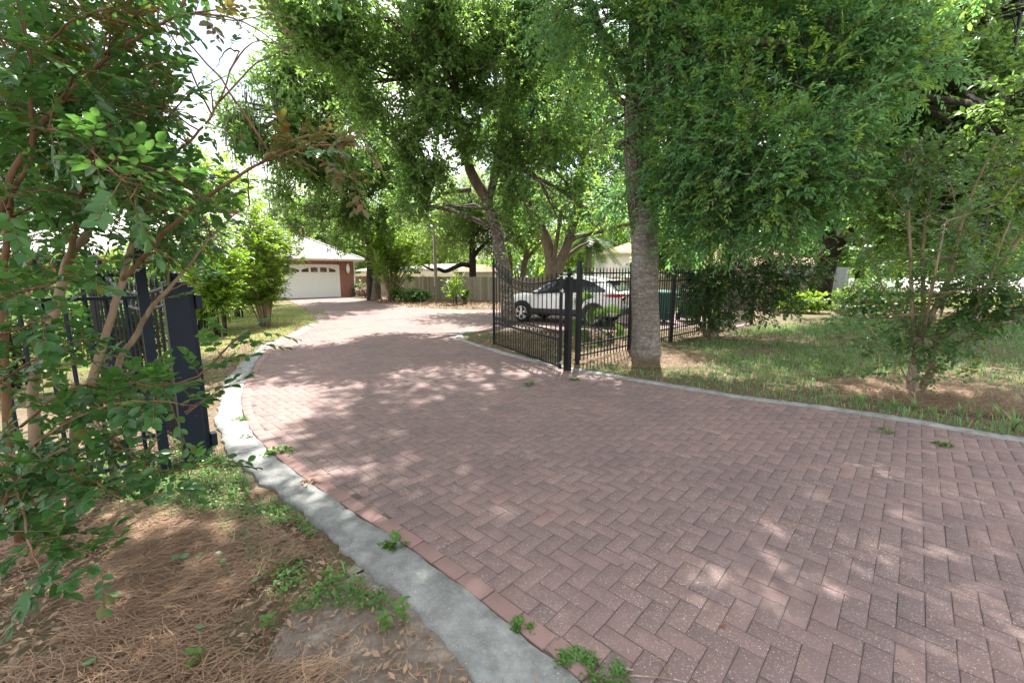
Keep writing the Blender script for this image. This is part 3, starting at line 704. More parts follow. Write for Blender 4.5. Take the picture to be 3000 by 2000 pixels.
for i in range(int(L / .3)):
    q = a + d * (i + .5) * .3; mb.box((q[0], q[1], .76), (.285, .03, 1.52), math.atan2(d[1], d[0]))
mb.build('boards', M['pale_fence'], pf); MB().bar(vz(a, 1.555), vz(b, 1.555), .08, .05).build('cap_rail', M['pale_fence'], pf)
gf = thing('grey_fence', 'grey wooden fence panel behind the dark leaning trunk', 'fence')
mb = MB(); a, b = np.array([14.6, 23.5, 0]), np.array([22.5, 29, 0]); L = np.linalg.norm(b - a); d = (b - a) / L
for i in range(int(L / .15)):
    q = a + d * (i + .5) * .15; mb.box((q[0], q[1], 1.0), (.14, .022, 2.0 + random.uniform(-.03, .03)), math.atan2(d[1], d[0]))
mb.build('boards', M['boards_grey'], gf)
# yard lamp pole
pp = G(1279, 887)
lp = thing('lamp_pole', 'tall weathered wooden pole with a small lantern by the back fence', 'lamp pole', tuple(pp))
mb = MB(); mb.tube([(0, 0, -.05), (0, 0, 2), (0, 0, 4.3)], [.085, .078, .065], 10); mb.build('pole', M['pole'], lp)
mb = MB(); mb.bar((0, -.03, 4.15), (-.18, -.03, 4.25), .03); mb.build('arm', M['iron'], lp)
mb = MB(); mb.tube([(-.18, -.03, 3.86), (-.18, -.03, 4.1)], [.06, .095], 8); la = mb.build('lantern', M['lampglass'], lp); MB().tube([(-.18, -.03, 4.1), (-.18, -.03, 4.2)], [.12, .02], 8).build('lantern_cap', M['bolt'], la)
MB().bar((-.09, 0, .9), (-.09, 0, 4.0), .022).build('conduit', M['bolt'], lp)
# bins
def trash_bin(loc, rz, label):
    r = thing('trash_bin', label, 'trash bin', loc, 'green bins behind the iron fence', rz)
    mb = MB(); V = []
    for z, w, d in ((.1, .25, .27), (.9, .31, .36), (.92, .335, .385), (.97, .335, .385)):
        V += [(-w, -d, z), (w, -d, z), (w, d, z), (-w, d, z)]
    F = [(3, 2, 1, 0)]
    for l in range(3):
        for k in range(4): F.append((l * 4 + k, l * 4 + (k + 1) % 4, l * 4 + 4 + (k + 1) % 4, l * 4 + 4 + k))
    for x in (-.17, -.06, .06, .17): mb.box((x * 1.02, -.315, .5), (.035, .03, .62))
    for k in range(4):
        y = -.2 + k * .13; mb.box((-.285, y, .5), (.03, .035, .6)); mb.box((.285, y, .5), (.03, .035, .6))
    mb.add(V, F).build('body', M['bin'], r, bevel=.012)
    lid = MB(); lid.add([(-.35, -.40, .972), (.35, -.40, .972), (.35, .38, .972), (-.35, .38, .972), (-.32, -.36, 1.02), (.32, -.36, 1.02), (.31, .34, 1.07), (-.31, .34, 1.07)], [(3, 2, 1, 0), (4, 5, 6, 7), (0, 1, 5, 4), (1, 2, 6, 5), (2, 3, 7, 6), (3, 0, 4, 7)]); lid.build('lid', M['bin'], r, bevel=.012)
    MB().tube([(-.26, .40, .98), (.26, .40, .98)], .018, 8).build('handle', M['bin'], r)
    for x in (-.27, .27): MB().tube([(x - .03, .28, .12), (x + .03, .28, .12)], .12, 16).build('wheel', M['tyre'], r)
    return r
trash_bin((5.02, 14.3, 0), .25, 'tall dark green bin standing closer to the big trunk'); trash_bin((6.1, 14.75, 0), .1, 'dark green bin half hidden by the shrub behind the fence')
# power cabinet and stake by the far lawn
ub = AT(2627, 800, 25); uc = thing('utility_box', 'pale grey utility cabinet standing on the far right lawn', 'utility box', (ub[0], ub[1], 0))
MB().box((0, 0, .42), (.26, .22, .84)).build('cabinet', M['utility'], uc, bevel=.02); MB().box((0, 0, .86), (.30, .26, .05)).build('lid', M['utility'], uc, bevel=.012)
sk = G(2616, 938); so = MB().tube([(0, 0, -.02), (.005, .01, .7), (.0, .02, 1.15)], [.022, .020, .014], 7).build('garden_stake', M['stake']); so.location = tuple(sk)
tag(so, 'thin brown stake left of the right hand crepe myrtle', 'stake')
# far black post with a wire ring
bp = AT(2966, 185, 13)
rp = thing('ring_post', 'tall black post with a round wire ring at the top right corner', 'post', (bp[0], bp[1], 0))
MB().tube([(0, 0, 0), (0, 0, 12.2)], [.050, .044], 10).build('pole', M['iron_pole'], rp)
zr = AT(2990, 35, 13)[2]; R = .30
mb = MB(); mb.ring((-R - .02, 0, zr), (1, 0, 0), (0, 1, 0), R, .04, 28, 6); mb.ring((-R - .02, 0, zr - .1), (1, 0, 0), (0, 1, 0), R * .7, .02, 20, 5); mb.build('ring', M['iron_pole'], rp)
mb = MB()
for x in (-.48, -.33, -.2): mb.bar((x, -.25, zr), (x, .25, zr), .015)
for y in (-.14, 0, .14): mb.bar((-.58, y, zr - .018), (-.06, y, zr - .018), .015)
mb.build('wire_mesh', M['iron_pole'], rp)
mb = MB(); mb.bar((-.03, 0, zr - .45), (-.22, 0, zr - .09), .027)
for x in (-.54, -.3, -.12): mb.bar((x, 0, zr), (x + .09, 0, zr + .6), .016)
mb.build('bracket', M['iron_pole'], rp)
# ------------------------------------------------------------------ white crossover
def make_car(loc, rz):
    root = thing('parked_car', 'white crossover parked side on behind the black gate', 'car', loc, None, rz)
    ks = np.array([-2.16, -2.10, -1.98, -1.85, -1.70, -1.45, -1.1, -.6, -.1, .3, .62, .9, 1.05, 1.3, 1.6, 1.85, 2.02, 2.12, 2.17])
    xs = np.unique(np.concatenate([np.linspace(a, b, 4) for a, b in zip(ks[:-1], ks[1:])]))
    I = lambda x, X, Y: float(np.interp(x, X, Y))
    def sil(x): return I(x, [-2.16, -2.1, -1.9, 1.9, 2.1, 2.17], [.50, .42, .34, .32, .36, .46])
    def belt(x): return I(x, [-2.16, -2.05, -1.8, -1.2, .8, 1.0, 1.5, 1.9, 2.1, 2.17], [.86, 1.04, 1.10, 1.08, .99, .985, .93, .84, .72, .60])
    def roof(x): return I(x, [-2.16, -2.1, -2.0, -1.86, -1.68, -1.3, -.8, -.2, .1, .45, .8, 1.02, 1.2, 1.6, 1.95, 2.1, 2.17], [.95, 1.07, 1.13, 1.27, 1.44, 1.55, 1.60, 1.60, 1.56, 1.41, 1.20, 1.06, 1.035, .985, .90, .78, .64])
    def hw(x): return I(x, [-2.16, -2.08, -1.9, -1.5, 0, 1.4, 1.8, 2.0, 2.12, 2.17], [.70, .80, .86, .895, .90, .89, .85, .78, .66, .52])
    def cab(x): return I(x, [-2.16, -2.0, -1.7, -1.0, 0, .6, 1.0, 1.2, 2.17], [.90, .86, .72, .685, .68, .70, .80, .90, .93])   # roof edge half width ratio
    def sec(x):
        s, b, r, w = sil(x), belt(x), roof(x), hw(x); r = max(r, b + .01); c = w * cab(x); cab_h = r - b
        k = min(1, cab_h / .35)
        return [(0, s - .02), (w * .80, s - .02), (w * .955, s + .02), (w * .985, s + .14), (w * 1.0, s + (b - s) * .45), (w * .985, s + (b - s) * .70), (w * .99, b - .05), (w * .955, b),
                (w * .955 + (c - w * .955) * .5 + .012 * k, b + cab_h * .48), (c + .012 * k, r - .07 * k), (c - .05, r - .022 * k), (c * .6, r + .005), (0, r + .015)]
    V = []; m = len(sec(0)); F = []
    for x in xs:
        S_ = sec(x); ring = [(x, -y, z) for y, z in S_] + [(x, y, z) for y, z in S_[1:-1][::-1]]
        V += ring
    R_ = 2 * m - 2
    for i in range(len(xs) - 1):
        for k in range(R_): F.append((i * R_ + k, i * R_ + (k + 1) % R_, (i + 1) * R_ + (k + 1) % R_, (i + 1) * R_ + k))
    F.append(tuple(range(R_))); F.append(tuple((len(xs) - 1) * R_ + k for k in range(R_))[::-1])
    body = MB().add(V, F).build('body', M['car_paint'], root, smooth=True)
    def surf(x, t, side, off=.006):
        """t 0 belt .. 1 roof edge"""
        S_ = sec(x); p7, p8, p9 = np.array(S_[7]), np.array(S_[8]), np.array(S_[9])
        q = p7 + (p8 - p7) * min(1, t * 2) if t < .5 else p8 + (p9 - p8) * (t * 2 - 1)
        return (x, side * (q[0] + off), q[1] + off * .4)
    for side in (-1, 1):
        def strip(name, xa, xb, fa, fb, mat, off, n=12):
            mb = MB(); V = []
            for i in range(n + 1):
                x = xa + (xb - xa) * i / n
                for j in range(4): V.append(surf(x, fa(x) + (fb(x) - fa(x)) * j / 3, side, off))
            F = [(i * 4 + j, i * 4 + j + 1, i * 4 + j + 5, i * 4 + j + 4) for i in range(n) for j in range(3)]
            return mb.add(V, F).build(name, mat, root, smooth=True)
        hi = lambda x: I(x, [-1.62, -1.3, -.9, .2, .55, .88], [.14, .62, .9, .9, .86, .16]); lo = lambda x: .07
        strip('window_trim', -1.66, .92, lambda x: .02, lambda x: min(.97, hi(x) + .07), M['car_plastic'], .006)
        strip('side_window', -1.08, -.16, lambda x: lo(x) + .02, hi, M['dark_glass'], .012); strip('side_window', -.06, .80, lambda x: lo(x) + .02, hi, M['dark_glass'], .012)
        strip('side_window', -1.58, -1.16, lambda x: lo(x) + .02, hi, M['dark_glass'], .012)
        MB().bar((-1.66, side * .893, 1.035), (.92, side * .893, .985), .012, .02).build('chrome_strip', M['alloy'], root)
        # cladding
        mb = MB(); V = []
        for i in range(25):
            x = -1.05 + 2.05 * i / 24; w = hw(x)
            for y, z in ((w * .97, sil(x) - .02), (w * 1.012, sil(x) + .04), (w * 1.014, sil(x) + .16), (w * .992, sil(x) + .19)): V.append((x, side * y, z))
        mb.add(V, [(i * 4 + j, i * 4 + j + 1, i * 4 + j + 5, i * 4 + j + 4) for i in range(24) for j in range(3)]).build('sill_cladding', M['car_plastic'], root)
        for wx in (-1.31, 1.31):
            a = MB(); V = []; n = 20
            for i in range(n + 1):
                g = math.pi * (-.08 + 1.16 * i / n); cx, cz = wx + math.cos(g) * .36, .345 + math.sin(g) * .36; ox, oz = wx + math.cos(g) * .425, .345 + math.sin(g) * .425
                oz = max(oz, .24); cz = max(cz, .24)
                V += [(cx, side * (hw(wx) - .1), cz), (cx, side * (hw(wx) + .014), cz), (ox, side * (hw(wx) + .014), oz), (ox, side * (hw(wx) - .03), oz)]
            a.add(V, [(i * 4 + j, i * 4 + j + 1, i * 4 + j + 5, i * 4 + j + 4) for i in range(n) for j in range(3)]).build('wheel_arch', M['car_plastic'], root)
            d = MB(); d.add([(wx + .362 * math.cos(g), side * (hw(wx) + .006), max(.2, .345 + .362 * math.sin(g))) for g in np.linspace(-.3, math.pi + .3, 26)], [tuple(range(26))]).build('arch_liner', M['void'], root)
            wh = thing('wheel', None, None); wh.parent = root; wh.location = (wx, side * .84, .345)
            t = MB(); prof = [(.225, -.10), (.30, -.11), (.335, -.085), (.345, -.05), (.345, .05), (.335, .085), (.30, .11), (.225, .10)]; V = []; n = 36
            for i in range(n):
                g = 2 * math.pi * i / n
                for r, y in prof: V.append((r * math.cos(g), y, r * math.sin(g)))
            L_ = len(prof); t.add(V, [(i * L_ + j, i * L_ + (j + 1) % L_, ((i + 1) % n) * L_ + (j + 1) % L_, ((i + 1) % n) * L_ + j) for i in range(n) for j in range(L_)]); t.build('tyre', M['tyre'], wh, smooth=True)
            r = MB(); r.tube([(0, side * .02, 0), (0, side * .035, 0)], .228, 32); r.build('rim_well', M['car_plastic'], wh)
            r = MB(); r.ring((0, side * .10, 0), (1, 0, 0), (0, 0, 1), .218, .014, 36, 6); r.tube([(0, side * .06, 0), (0, side * .112, 0)], .05, 16)
            for k in range(5):
                for e in (-.19, .19):
                    g = 2 * math.pi * k / 5 + math.pi / 2; p = (math.cos(g + e * .5) * .04, side * .1, math.sin(g + e * .5) * .04); q = (math.cos(g + e) * .214, side * .102, math.sin(g + e) * .214); r.bar(p, q, .034, .022, (0, 1, 0))
            r.build('rim', M['alloy'], wh)
        # lamps and mirror
        tl = MB(); V = []
        for i in range(9):
            x = -1.62 - .50 * i / 8; w = hw(x) * .995 + .012; b = belt(x)
            tp = I(i, [0, 2, 8], [.0, .04, .055]); V += [(x, side * w, 1.0 - tp * .9), (x, side * w * .995, 1.0 + tp)]
        V += [(-2.172, side * .62, .955), (-2.165, side * .62, 1.05), (-2.18, side * .36, .96), (-2.17, side * .36, 1.05)]
        tl.add(V, [(i * 2, i * 2 + 1, i * 2 + 3, i * 2 + 2) for i in range(10)]).build('tail_light', M['red_lens'], root)
        hl = MB(); V = []
        for i in range(6):
            x = 1.72 + .40 * i / 5; w = hw(x) * .99 + .014; z = belt(x) - .10; V += [(x, side * w, z - .03 - i * .008), (x, side * w * .985, z + .045)]
        hl.add(V, [(i * 2, i * 2 + 1, i * 2 + 3, i * 2 + 2) for i in range(5)]).build('headlight', M['clear_lens'], root)
        mr = MB(); mr.sphere((.70, side * 1.01, 1.06), .085, 12, 8, .75); mr.bar((.72, side * .86, 1.02), (.70, side * .96, 1.03), .05); mr.build('wing_mirror', M['car_paint'], root, smooth=True)
        sl = MB()
        for x0_, z0 in ((-.12, 0), (.98, 0), (-1.12, 0)):
            w = hw(x0_) * 1.003; sl.bar((x0_, side * w, .55), (x0_ + .02, side * w * .985, 1.0), .006, .004)
        sl.build('door_gap', M['void'], root)
        dh = MB()
        for x0_ in (-.9, .12): dh.bar((x0_, side * .905, .935), (x0_ + .19, side * .905, .93), .03, .025)
        dh.build('door_handle', M['car_paint'], root, bevel=.006)
    def rear(y, z0, off=.012):
        # x on the tailgate at height z
        X = [-2.16, -2.1, -2.0, -1.86, -1.68]; Z = [.95, 1.07, 1.13, 1.27, 1.44]; return float(np.interp(z0, Z, X)) - off
    mb = MB(); V = []
    for z in (1.14, 1.22, 1.30, 1.38, 1.43):
        wd = float(np.interp(z, [1.14, 1.43], [.66, .55]))
        for y in (-wd, -wd / 3, wd / 3, wd): V.append((rear(y, z) - .02, y, z + .02))
    mb.add(V, [(i * 4 + j, i * 4 + j + 1, i * 4 + j + 5, i * 4 + j + 4) for i in range(4) for j in range(3)]).build('rear_window', M['dark_glass'], root, smooth=True)
    mb = MB(); mb.add([(-1.62, -.62, 1.50), (-1.62, .62, 1.50), (-1.90, .56, 1.485), (-1.90, -.56, 1.485), (-1.60, -.62, 1.455), (-1.60, .62, 1.455), (-1.88, .56, 1.455), (-1.88, -.56, 1.455)], [(0, 1, 2, 3), (7, 6, 5, 4), (0, 3, 7, 4), (1, 5, 6, 2), (2, 6, 7, 3), (0, 4, 5, 1)]).build('spoiler', M['car_paint'], root, bevel=.01)
    mb = MB(); mb.box((-2.185, 0, .99), (.02, .7, .06)); mb.build('tailgate_bar', M['car_plastic'], root); MB().box((-2.19, 0, .82), (.012, .34, .16)).build('licence_plate', M['white'], root)
    mb = MB(); mb.box((-2.09, 0, .48), (.28, 1.5, .22)); mb.build('rear_bumper', M['car_plastic'], root, bevel=.05)
    mb = MB(); mb.box((2.05, 0, .44), (.26, 1.3, .24)); mb.build('front_bumper', M['car_plastic'], root, bevel=.05); MB().box((2.155, 0, .64), (.03, .9, .14)).build('grille', M['car_plastic'], root, bevel=.01)
    MB().add([(.93, -.70, 1.09), (.93, .70, 1.09), (.16, .585, 1.545), (.16, -.585, 1.545)], [(0, 1, 2, 3)]).build('windscreen', M['dark_glass'], root)
    mb = MB()
    for s_ in (-1, 1): mb.bar((-1.3, s_ * .56, 1.60), (.05, s_ * .56, 1.605), .03)
    mb.build('roof_rail', M['alloy'], root); MB().box((0, 0, .33), (3.6, 1.3, .12)).build('underbody', M['car_plastic'], root)
    return root
make_car((1.84, 14.45, 0), math.radians(149)).scale = (.955, .955, .955)
# ------------------------------------------------------------------ trees and shrubs
def clump_sprays(clumps, n, L, shell=.45, gap=-.35, nf=1.1, seed=0.0, out=.75, droop=.25):
    """origins, axes, lengths of leafy twigs through a union of ellipsoids"""
    C = np.array([c[0] for c in clumps]); R = np.array([c[1] if hasattr(c[1], '__len__') else (c[1],) * 3 for c in clumps], float)
    w = np.array([c[2] if len(c) > 2 else 1.0 for c in clumps]) * np.prod(R, axis=1) ** .72; w /= w.sum()
    k = RNG.choice(len(C), size=int(n * 1.9), p=w); d = rsph(len(k)); r = RNG.random(len(k)) ** shell
    lump = 1 + .22 * pnoise(d * 2.2 + k[:, None] * 1.3, 1.0, seed + 3)
    O = C[k] + d * R[k] * (r * lump)[:, None]
    keep = pnoise(O, nf, seed) > gap; keep &= O[:, 2] > .25
    O, d, k = O[keep][:n], d[keep][:n], k[keep][:n]
    A = d * out + RNG.normal(size=d.shape) * .45; A[:, 2] -= droop
    return O, unit(A), L * RNG.uniform(.6, 1.3, len(O)), C[k]
def foliage(root, clumps, n, L, nl, size, mat, bark, T=T_LANCE, W=1.0, twig=.006, name='foliage', keep=None, jit=.35, **kw):
    O, A, Ln, C = clump_sprays(clumps, n, L, **kw)
    if keep is not None: k = keep(O); O, A, Ln, C = O[k], A[k], Ln[k], C[k]
    P, D, N, S = sprays(O, A, Ln, nl, size, jit=jit)
    o = leaves(name, P, D, N, S, mat, root, T, W)
    if twig: 
        tw = thin_tris('twigs', O - A * .12 - unit(O - C) * .0, O + A * Ln[:, None] * .95, twig, bark, root)
    return o
def limbs(root, hubs, clumps, r0, bark, name='limb', per=3, seed=1, sag=.12, n=7, seg=5):
    """branches from the nearest hub to each clump, with a few boughs inside it"""
    r = np.random.default_rng(seed)
    mb = MB(); H = [np.array(h, float) for h in hubs]
    for c in clumps:
        c0 = np.array(c[0], float); rad = np.mean(c[1]); hs = sorted(H, key=lambda h: np.linalg.norm(h - c0) + max(0, h[2] - c0[2]) * .8); h = hs[0]
        v = c0 - h; L = np.linalg.norm(v); pts = []
        side = np.cross(v, (0, 0, 1)); side = side / (np.linalg.norm(side) + 1e-6); bend = r.normal() * .12 * L
        for i in range(seg + 1):
            t = i / seg; p = h + v * t + side * bend * math.sin(math.pi * t) + np.array([0, 0, sag * L * math.sin(math.pi * t)]) + (r.normal(size=3) * .03 * L if 0 < i < seg else 0); pts.append(p)
        rr = min(r0, .022 * L + .02 * rad + .012); mb.tube(pts, [rr * (1 - .7 * i / seg) for i in range(seg + 1)], n)
        for j in range(per):
            i = r.integers(2, seg + 1); q = c0 + unit(r.normal(size=3)) * rad * r.uniform(.5, .85); p = pts[i]; mid = (p + q) / 2 + r.normal(size=3) * .1 * rad
            mb.tube([p, mid, q], [rr * .38, rr * .25, rr * .08], 5)
    return mb.build(name, bark, root, smooth=True)
def trunk(root, pts, rad, bark, n=16, flare=0.0, lump=.04, seed=0, name='trunk', sub=6, lobes=5):
    r = np.random.default_rng(seed); P = smooth_line(pts, sub); R = np.interp(np.linspace(0, 1, len(P)), np.linspace(0, 1, len(rad)), rad); mb = MB(); mb.tube(P, R, n)
    ph = r.uniform(0, 6, 4); V = []
    for i, p in enumerate(P):
        for k in range(n):
            g = 2 * math.pi * k / n; v = np.array(mb.v[i * n + k]); d = v - p; h = abs(p[2] - P[0][2])
            s = 1 + lump * (math.sin(3 * g + ph[0] + h * .8) + .6 * math.sin(5 * g + ph[1] - h * 1.7)) + r.normal() * lump * .25 + lump * .8 * math.sin(h * 2.3 + ph[2])
            if flare: s += flare * math.exp(-h / .16) * (1 + .35 * math.sin(lobes * g + ph[3]))
            V.append(tuple(p + d * s))
    mb.v = V; return mb.build(name, bark, root, smooth=True)
def A3(x, y, Y): return AT(x, y, Y)

def clear_ring(O):
    zc = O[:, 1] * _c - (O[:, 2] - CH) * _s; px = 1500 + FPX * O[:, 0] / zc; py = 1000 - FPX * (O[:, 1] * _s + (O[:, 2] - CH) * _c) / zc
    return ~((px > 2900) & (py < 170) & (O[:, 1] < 13.3))
# --- main oak in front of the fence
b = G(1895, 1046)
t1 = thing('oak_tree', 'big oak with a pale grey trunk standing in front of the black fence', 'tree', (0, 0, 0), 'trees round the driveway')
Y = 8.35
tp = [A3(1896, 1055, Y), A3(1893, 960, Y), A3(1890, 860, Y), A3(1890, 760, Y), A3(1888, 690, Y), A3(1890, 610, Y)]
trunk(t1, [vz(b, -.1)] + tp[1:], [.285, .262, .245, .25, .252, .255, .225], M['bark_grey'], 28, .22, .03, 4, sub=10)
trunk(t1, [A3(1876, 690, Y), A3(1866, 600, Y), A3(1858, 480, Y), A3(1858, 330, Y), A3(1862, 180, Y), A3(1868, 0, Y), A3(1880, -250, Y)], [.17, .18, .175, .17, .15, .14, .10], M['bark_oak'], 16, 0, .05, 5, 'stem')
trunk(t1, [A3(1904, 690, Y + .1), A3(1904, 600, Y + .1), A3(1905, 480, Y + .15), A3(1912, 330, Y + .2), A3(1915, 180, Y + .25), A3(1912, 0, Y + .3), A3(1925, -250, Y + .4)], [.15, .16, .145, .14, .13, .12, .09], M['bark_oak'], 16, 0, .05, 6, 'stem')
trunk(t1, [A3(1850, 225, Y), A3(1822, 175, Y - .05), A3(1790, 130, Y - .1), A3(1764, 100, Y - .1), A3(1738, 30, Y - .2), A3(1705, -60, Y - .3)], [.10, .095, .085, .075, .065, .04], M['bark_oak'], 12, 0, .08, 7, 'bough')
trunk(t1, [A3(1850, 420, Y), A3(1832, 418, Y - .1), A3(1812, 424, Y - .2)], [.075, .06, .05], M['bark_oak'], 10, 0, .08, 8, 'stub')
cl = []
for x, y, d, r, w in [(1990, 120, 7.6, .95, 1), (2100, 240, 7.2, 1.0, 1), (2230, 130, 7.0, 1.0, 1), (2300, 330, 6.6, .9, 1), (2440, 180, 6.6, .95, 1), (2100, 420, 7.0, .9, 1.1), (2230, 500, 6.5, .85, 1.1), (2380, 450, 6.3, .7, 1), (2050, 560, 7.3, .7, 1),
                     (2150, 640, 6.9, .6, 1), (2290, 620, 6.6, .55, 1), (2010, 330, 7.6, .8, 1), (1960, 480, 7.9, .55, .9), (2010, 690, 7.6, .42, .8), (2140, 690, 7.3, .30, .6), (2330, 690, 7.0, .26, .6), (2480, 330, 6.4, .55, .8), (2400, 570, 6.5, .40, .8), (2580, 190, 6.6, .6, .8),
                     (1760, 60, 7.9, .65, .8), (1800, 230, 8.0, .4, .6), (1760, 380, 8.4, .42, .5), (1890, 520, 7.7, .42, .25), (1830, 330, 7.8, .36, .25), (1800, 600, 8.6, .45, .6), (1640, 30, 8.2, .7, .6), (1880, 40, 7.6, .5, .2), (1690, 200, 9.0, .55, .4), (1860, 620, 7.9, .28, .3),
                     (2700, 190, 6.7, .42, .7), (2790, 200, 6.8, .20, .6), (2080, 660, 7.2, .34, .7), (1970, 600, 7.8, .45, .9), (2480, 500, 6.4, .5, .8), (2020, 20, 7.4, 1.0, .9), (2350, 30, 6.8, 1.1, .9), (2540, 60, 6.6, .8, .8)]:
    cl.append((A3(x, y, d), r, w))
foliage(t1, cl, 7600, .34, 11, .088, M['leaf_oak'], M['bark_oak'], T_LANCE, 1.15, .0042, shell=.6, gap=-.42, nf=2.1, seed=2.0, droop=.05, jit=.7)
foliage(t1, cl, 2300, .26, 9, .085, M['leaf_young'], M['bark_oak'], T_LANCE, 1.15, .0035, name='young_foliage', shell=.16, gap=-.2, nf=2.6, seed=12.0, droop=.02, out=1.1)
hub1 = [A3(1866, 560, Y), A3(1860, 330, Y), A3(1910, 300, Y + .2), A3(1905, 560, Y), A3(1865, 60, Y), A3(1915, 60, Y)]
limbs(t1, hub1, cl, .075, M['bark_oak'], 'limbs', 3, 3)
up = []      # unseen crown clumps added above the frame, placed to shade the paving
for x, y, z, r in [(2.6, 7.6, 9.6, 1.7), (.8, 6.8, 8.6, 1.4), (-.6, 6.2, 8.0, 1.2), (4.4, 7.0, 8.6, 1.3), (5.6, 4.6, 7.4, 1.0), (3.0, 5.2, 7.6, 1.15), (1.4, 4.6, 7.4, 1.3), (.0, 4.5, 7.2, 1.1), (2.0, 3.2, 6.8, 1.1), (.6, 3.2, 6.8, .9), (6.6, 5.4, 6.8, 1.2), (2.2, 6.1, 7.2, 1.0), (7.6, 7.6, 7.4, 1.6), (8.8, 9.6, 8.0, 1.7), (9.8, 7.0, 7.2, 1.6), (6.6, 9.4, 8.6, 1.6), (8.2, 5.2, 6.6, 1.2), (11.2, 9.6, 8, 1.7)]:
    up.append((np.array([x, y, z]), (r, r, r * .62), 1.0))
foliage(t1, up, 3900, .42, 9, .135, M['leaf_oak'], M['bark_oak'], T_LANCE, 1.3, .006, name='shade_foliage', gap=-.18, nf=.9, seed=5.0, droop=.1, keep=clear_ring)
limbs(t1, [A3(1880, -250, Y), A3(1925, -250, Y + .4)], up, .11, M['bark_oak'], 'shade_limbs', 3, 9)

# --- slender oak behind the gate
t2 = thing('oak_tree', 'leaning speckled oak trunk that forks behind the open right gate', 'tree', (0, 0, 0), 'trees round the driveway')
Y = 13.6; b = np.array([A3(1490, 958, Y)[0], Y, 0])
trunk(t2, [vz(b, -.1), A3(1486, 880, Y), A3(1478, 800, Y), A3(1464, 730, Y), A3(1456, 680, Y), A3(1436, 615, Y), A3(1424, 575, Y)], [.26, .225, .205, .195, .185, .165, .17], M['bark_oak'], 20, .3, .04, 11, sub=8)
trunk(t2, [A3(1428, 590, Y), A3(1412, 560, Y), A3(1388, 520, Y), A3(1372, 480, Y - .1), A3(1352, 400, Y - .2), A3(1338, 300, Y - .3), A3(1330, 150, Y - .4), A3(1322, -60, Y - .4)], [.15, .16, .155, .14, .125, .11, .09, .06], M['bark_plain'], 14, 0, .05, 12, 'stem')
trunk(t2, [A3(1428, 590, Y), A3(1440, 555, Y + .05), A3(1452, 500, Y + .1), A3(1462, 420, Y + .2), A3(1480, 300, Y + .3), A3(1500, 150, Y + .4), A3(1520, -60, Y + .4)], [.12, .125, .115, .105, .09, .08, .05], M['bark_oak'], 12, 0, .05, 13, 'stem')
trunk(t2, [A3(1380, 556, Y), A3(1340, 560, Y - .1), A3(1305, 566, Y - .2), A3(1275, 582, Y - .3), A3(1245, 610, Y - .4)], [.075, .068, .06, .045, .03], M['bark_plain'], 10, 0, .06, 14, 'bough')
cl = []
for x, y, d, r, w in [(1300, 120, 12.5, 1.6, 1), (1150, 60, 12, 1.5, 1), (1420, 60, 12.8, 1.5, 1), (1560, 160, 13.2, 1.3, .9), (1660, 300, 13.8, 1.2, .8), (1400, 300, 13, 1.2, 1), (1260, 300, 12.3, 1.2, 1.1), (1540, 380, 13.6, 1.1, 1), (1600, 500, 13.8, .9, 1), (1480, 480, 13.2, .75, .8), (1370, 420, 12.8, .6, .8),
                     (1220, 420, 12.2, .9, 1), (1200, 520, 12.4, .55, .9), (1690, 560, 14.0, .75, .9), (1760, 440, 14, .9, .8), (1480, 640, 13.4, .42, .9), (1510, 560, 13.2, .5, .9), (1660, 640, 13.8, .40, .8), (1500, 710, 13.4, .22, .8), (1760, 660, 13.9, .35, .7), (1000, 90, 11.5, 1.1, .8), (1100, 230, 12, 1.0, .8), (1250, 560, 12.9, .32, .8), (1620, 400, 13, .8, .8), (1740, 260, 14.2, 1.0, .6), (1560, 20, 13, 1.2, .7), (800, 80, 10.5, .7, .7), (860, 150, 10.8, .7, .7), (1270, 490, 12.6, .7, .8), (1330, 500, 13, .55, .8), (1245, 630, 13, .40, .8), (1180, 600, 12.8, .55, .8), (1560, 660, 13.4, .4, .7), (900, 50, 11, 1.0, .8), (960, 190, 11.5, .9, .8), (820, 20, 10.5, .8, .7), (1080, 330, 12, .9, .8), (1130, 420, 12.3, .7, .7), (1300, 20, 11.5, 1.3, .8), (1430, 180, 12, 1.0, .8), (1620, 130, 12.5, 1.0, .7)]:
    cl.append((A3(x, y, d), r, w))
foliage(t2, cl, 8200, .40, 10, .128, M['leaf_oak_dark'], M['bark_oak'], T_LANCE, 1.4, .006, shell=.8, gap=-.02, nf=3.3, seed=9.0, droop=.0, out=.5, jit=1.1)
limbs(t2, [A3(1372, 480, Y), A3(1340, 300, Y - .3), A3(1330, 150, Y - .4), A3(1455, 480, Y), A3(1480, 300, Y + .3), A3(1500, 150, Y + .4), A3(1245, 610, Y - .4)], cl, .09, M['bark_oak'], 'limbs', 4, 15)
upc = [(np.array(p), (r, r, r * .6), 1.0) for p, r in [((1.2, 12, 12.4), 2.0), ((.8, 9.4, 10.8), 1.8), ((2.8, 10.5, 11.5), 1.6)]]  # clumps above the frame, thinned out so sun patches reach the drive
foliage(t2, upc, 1500, .5, 9, .16, M['leaf_oak_dark'], M['bark_oak'], T_LANCE, 1.3, .008, name='shade_foliage', gap=-.1, nf=.7, seed=4.0, droop=.1)
limbs(t2, [A3(1322, -60, 13.2), A3(1520, -60, 14)], upc, .1, M['bark_oak'], 'shade_limbs', 3, 16)

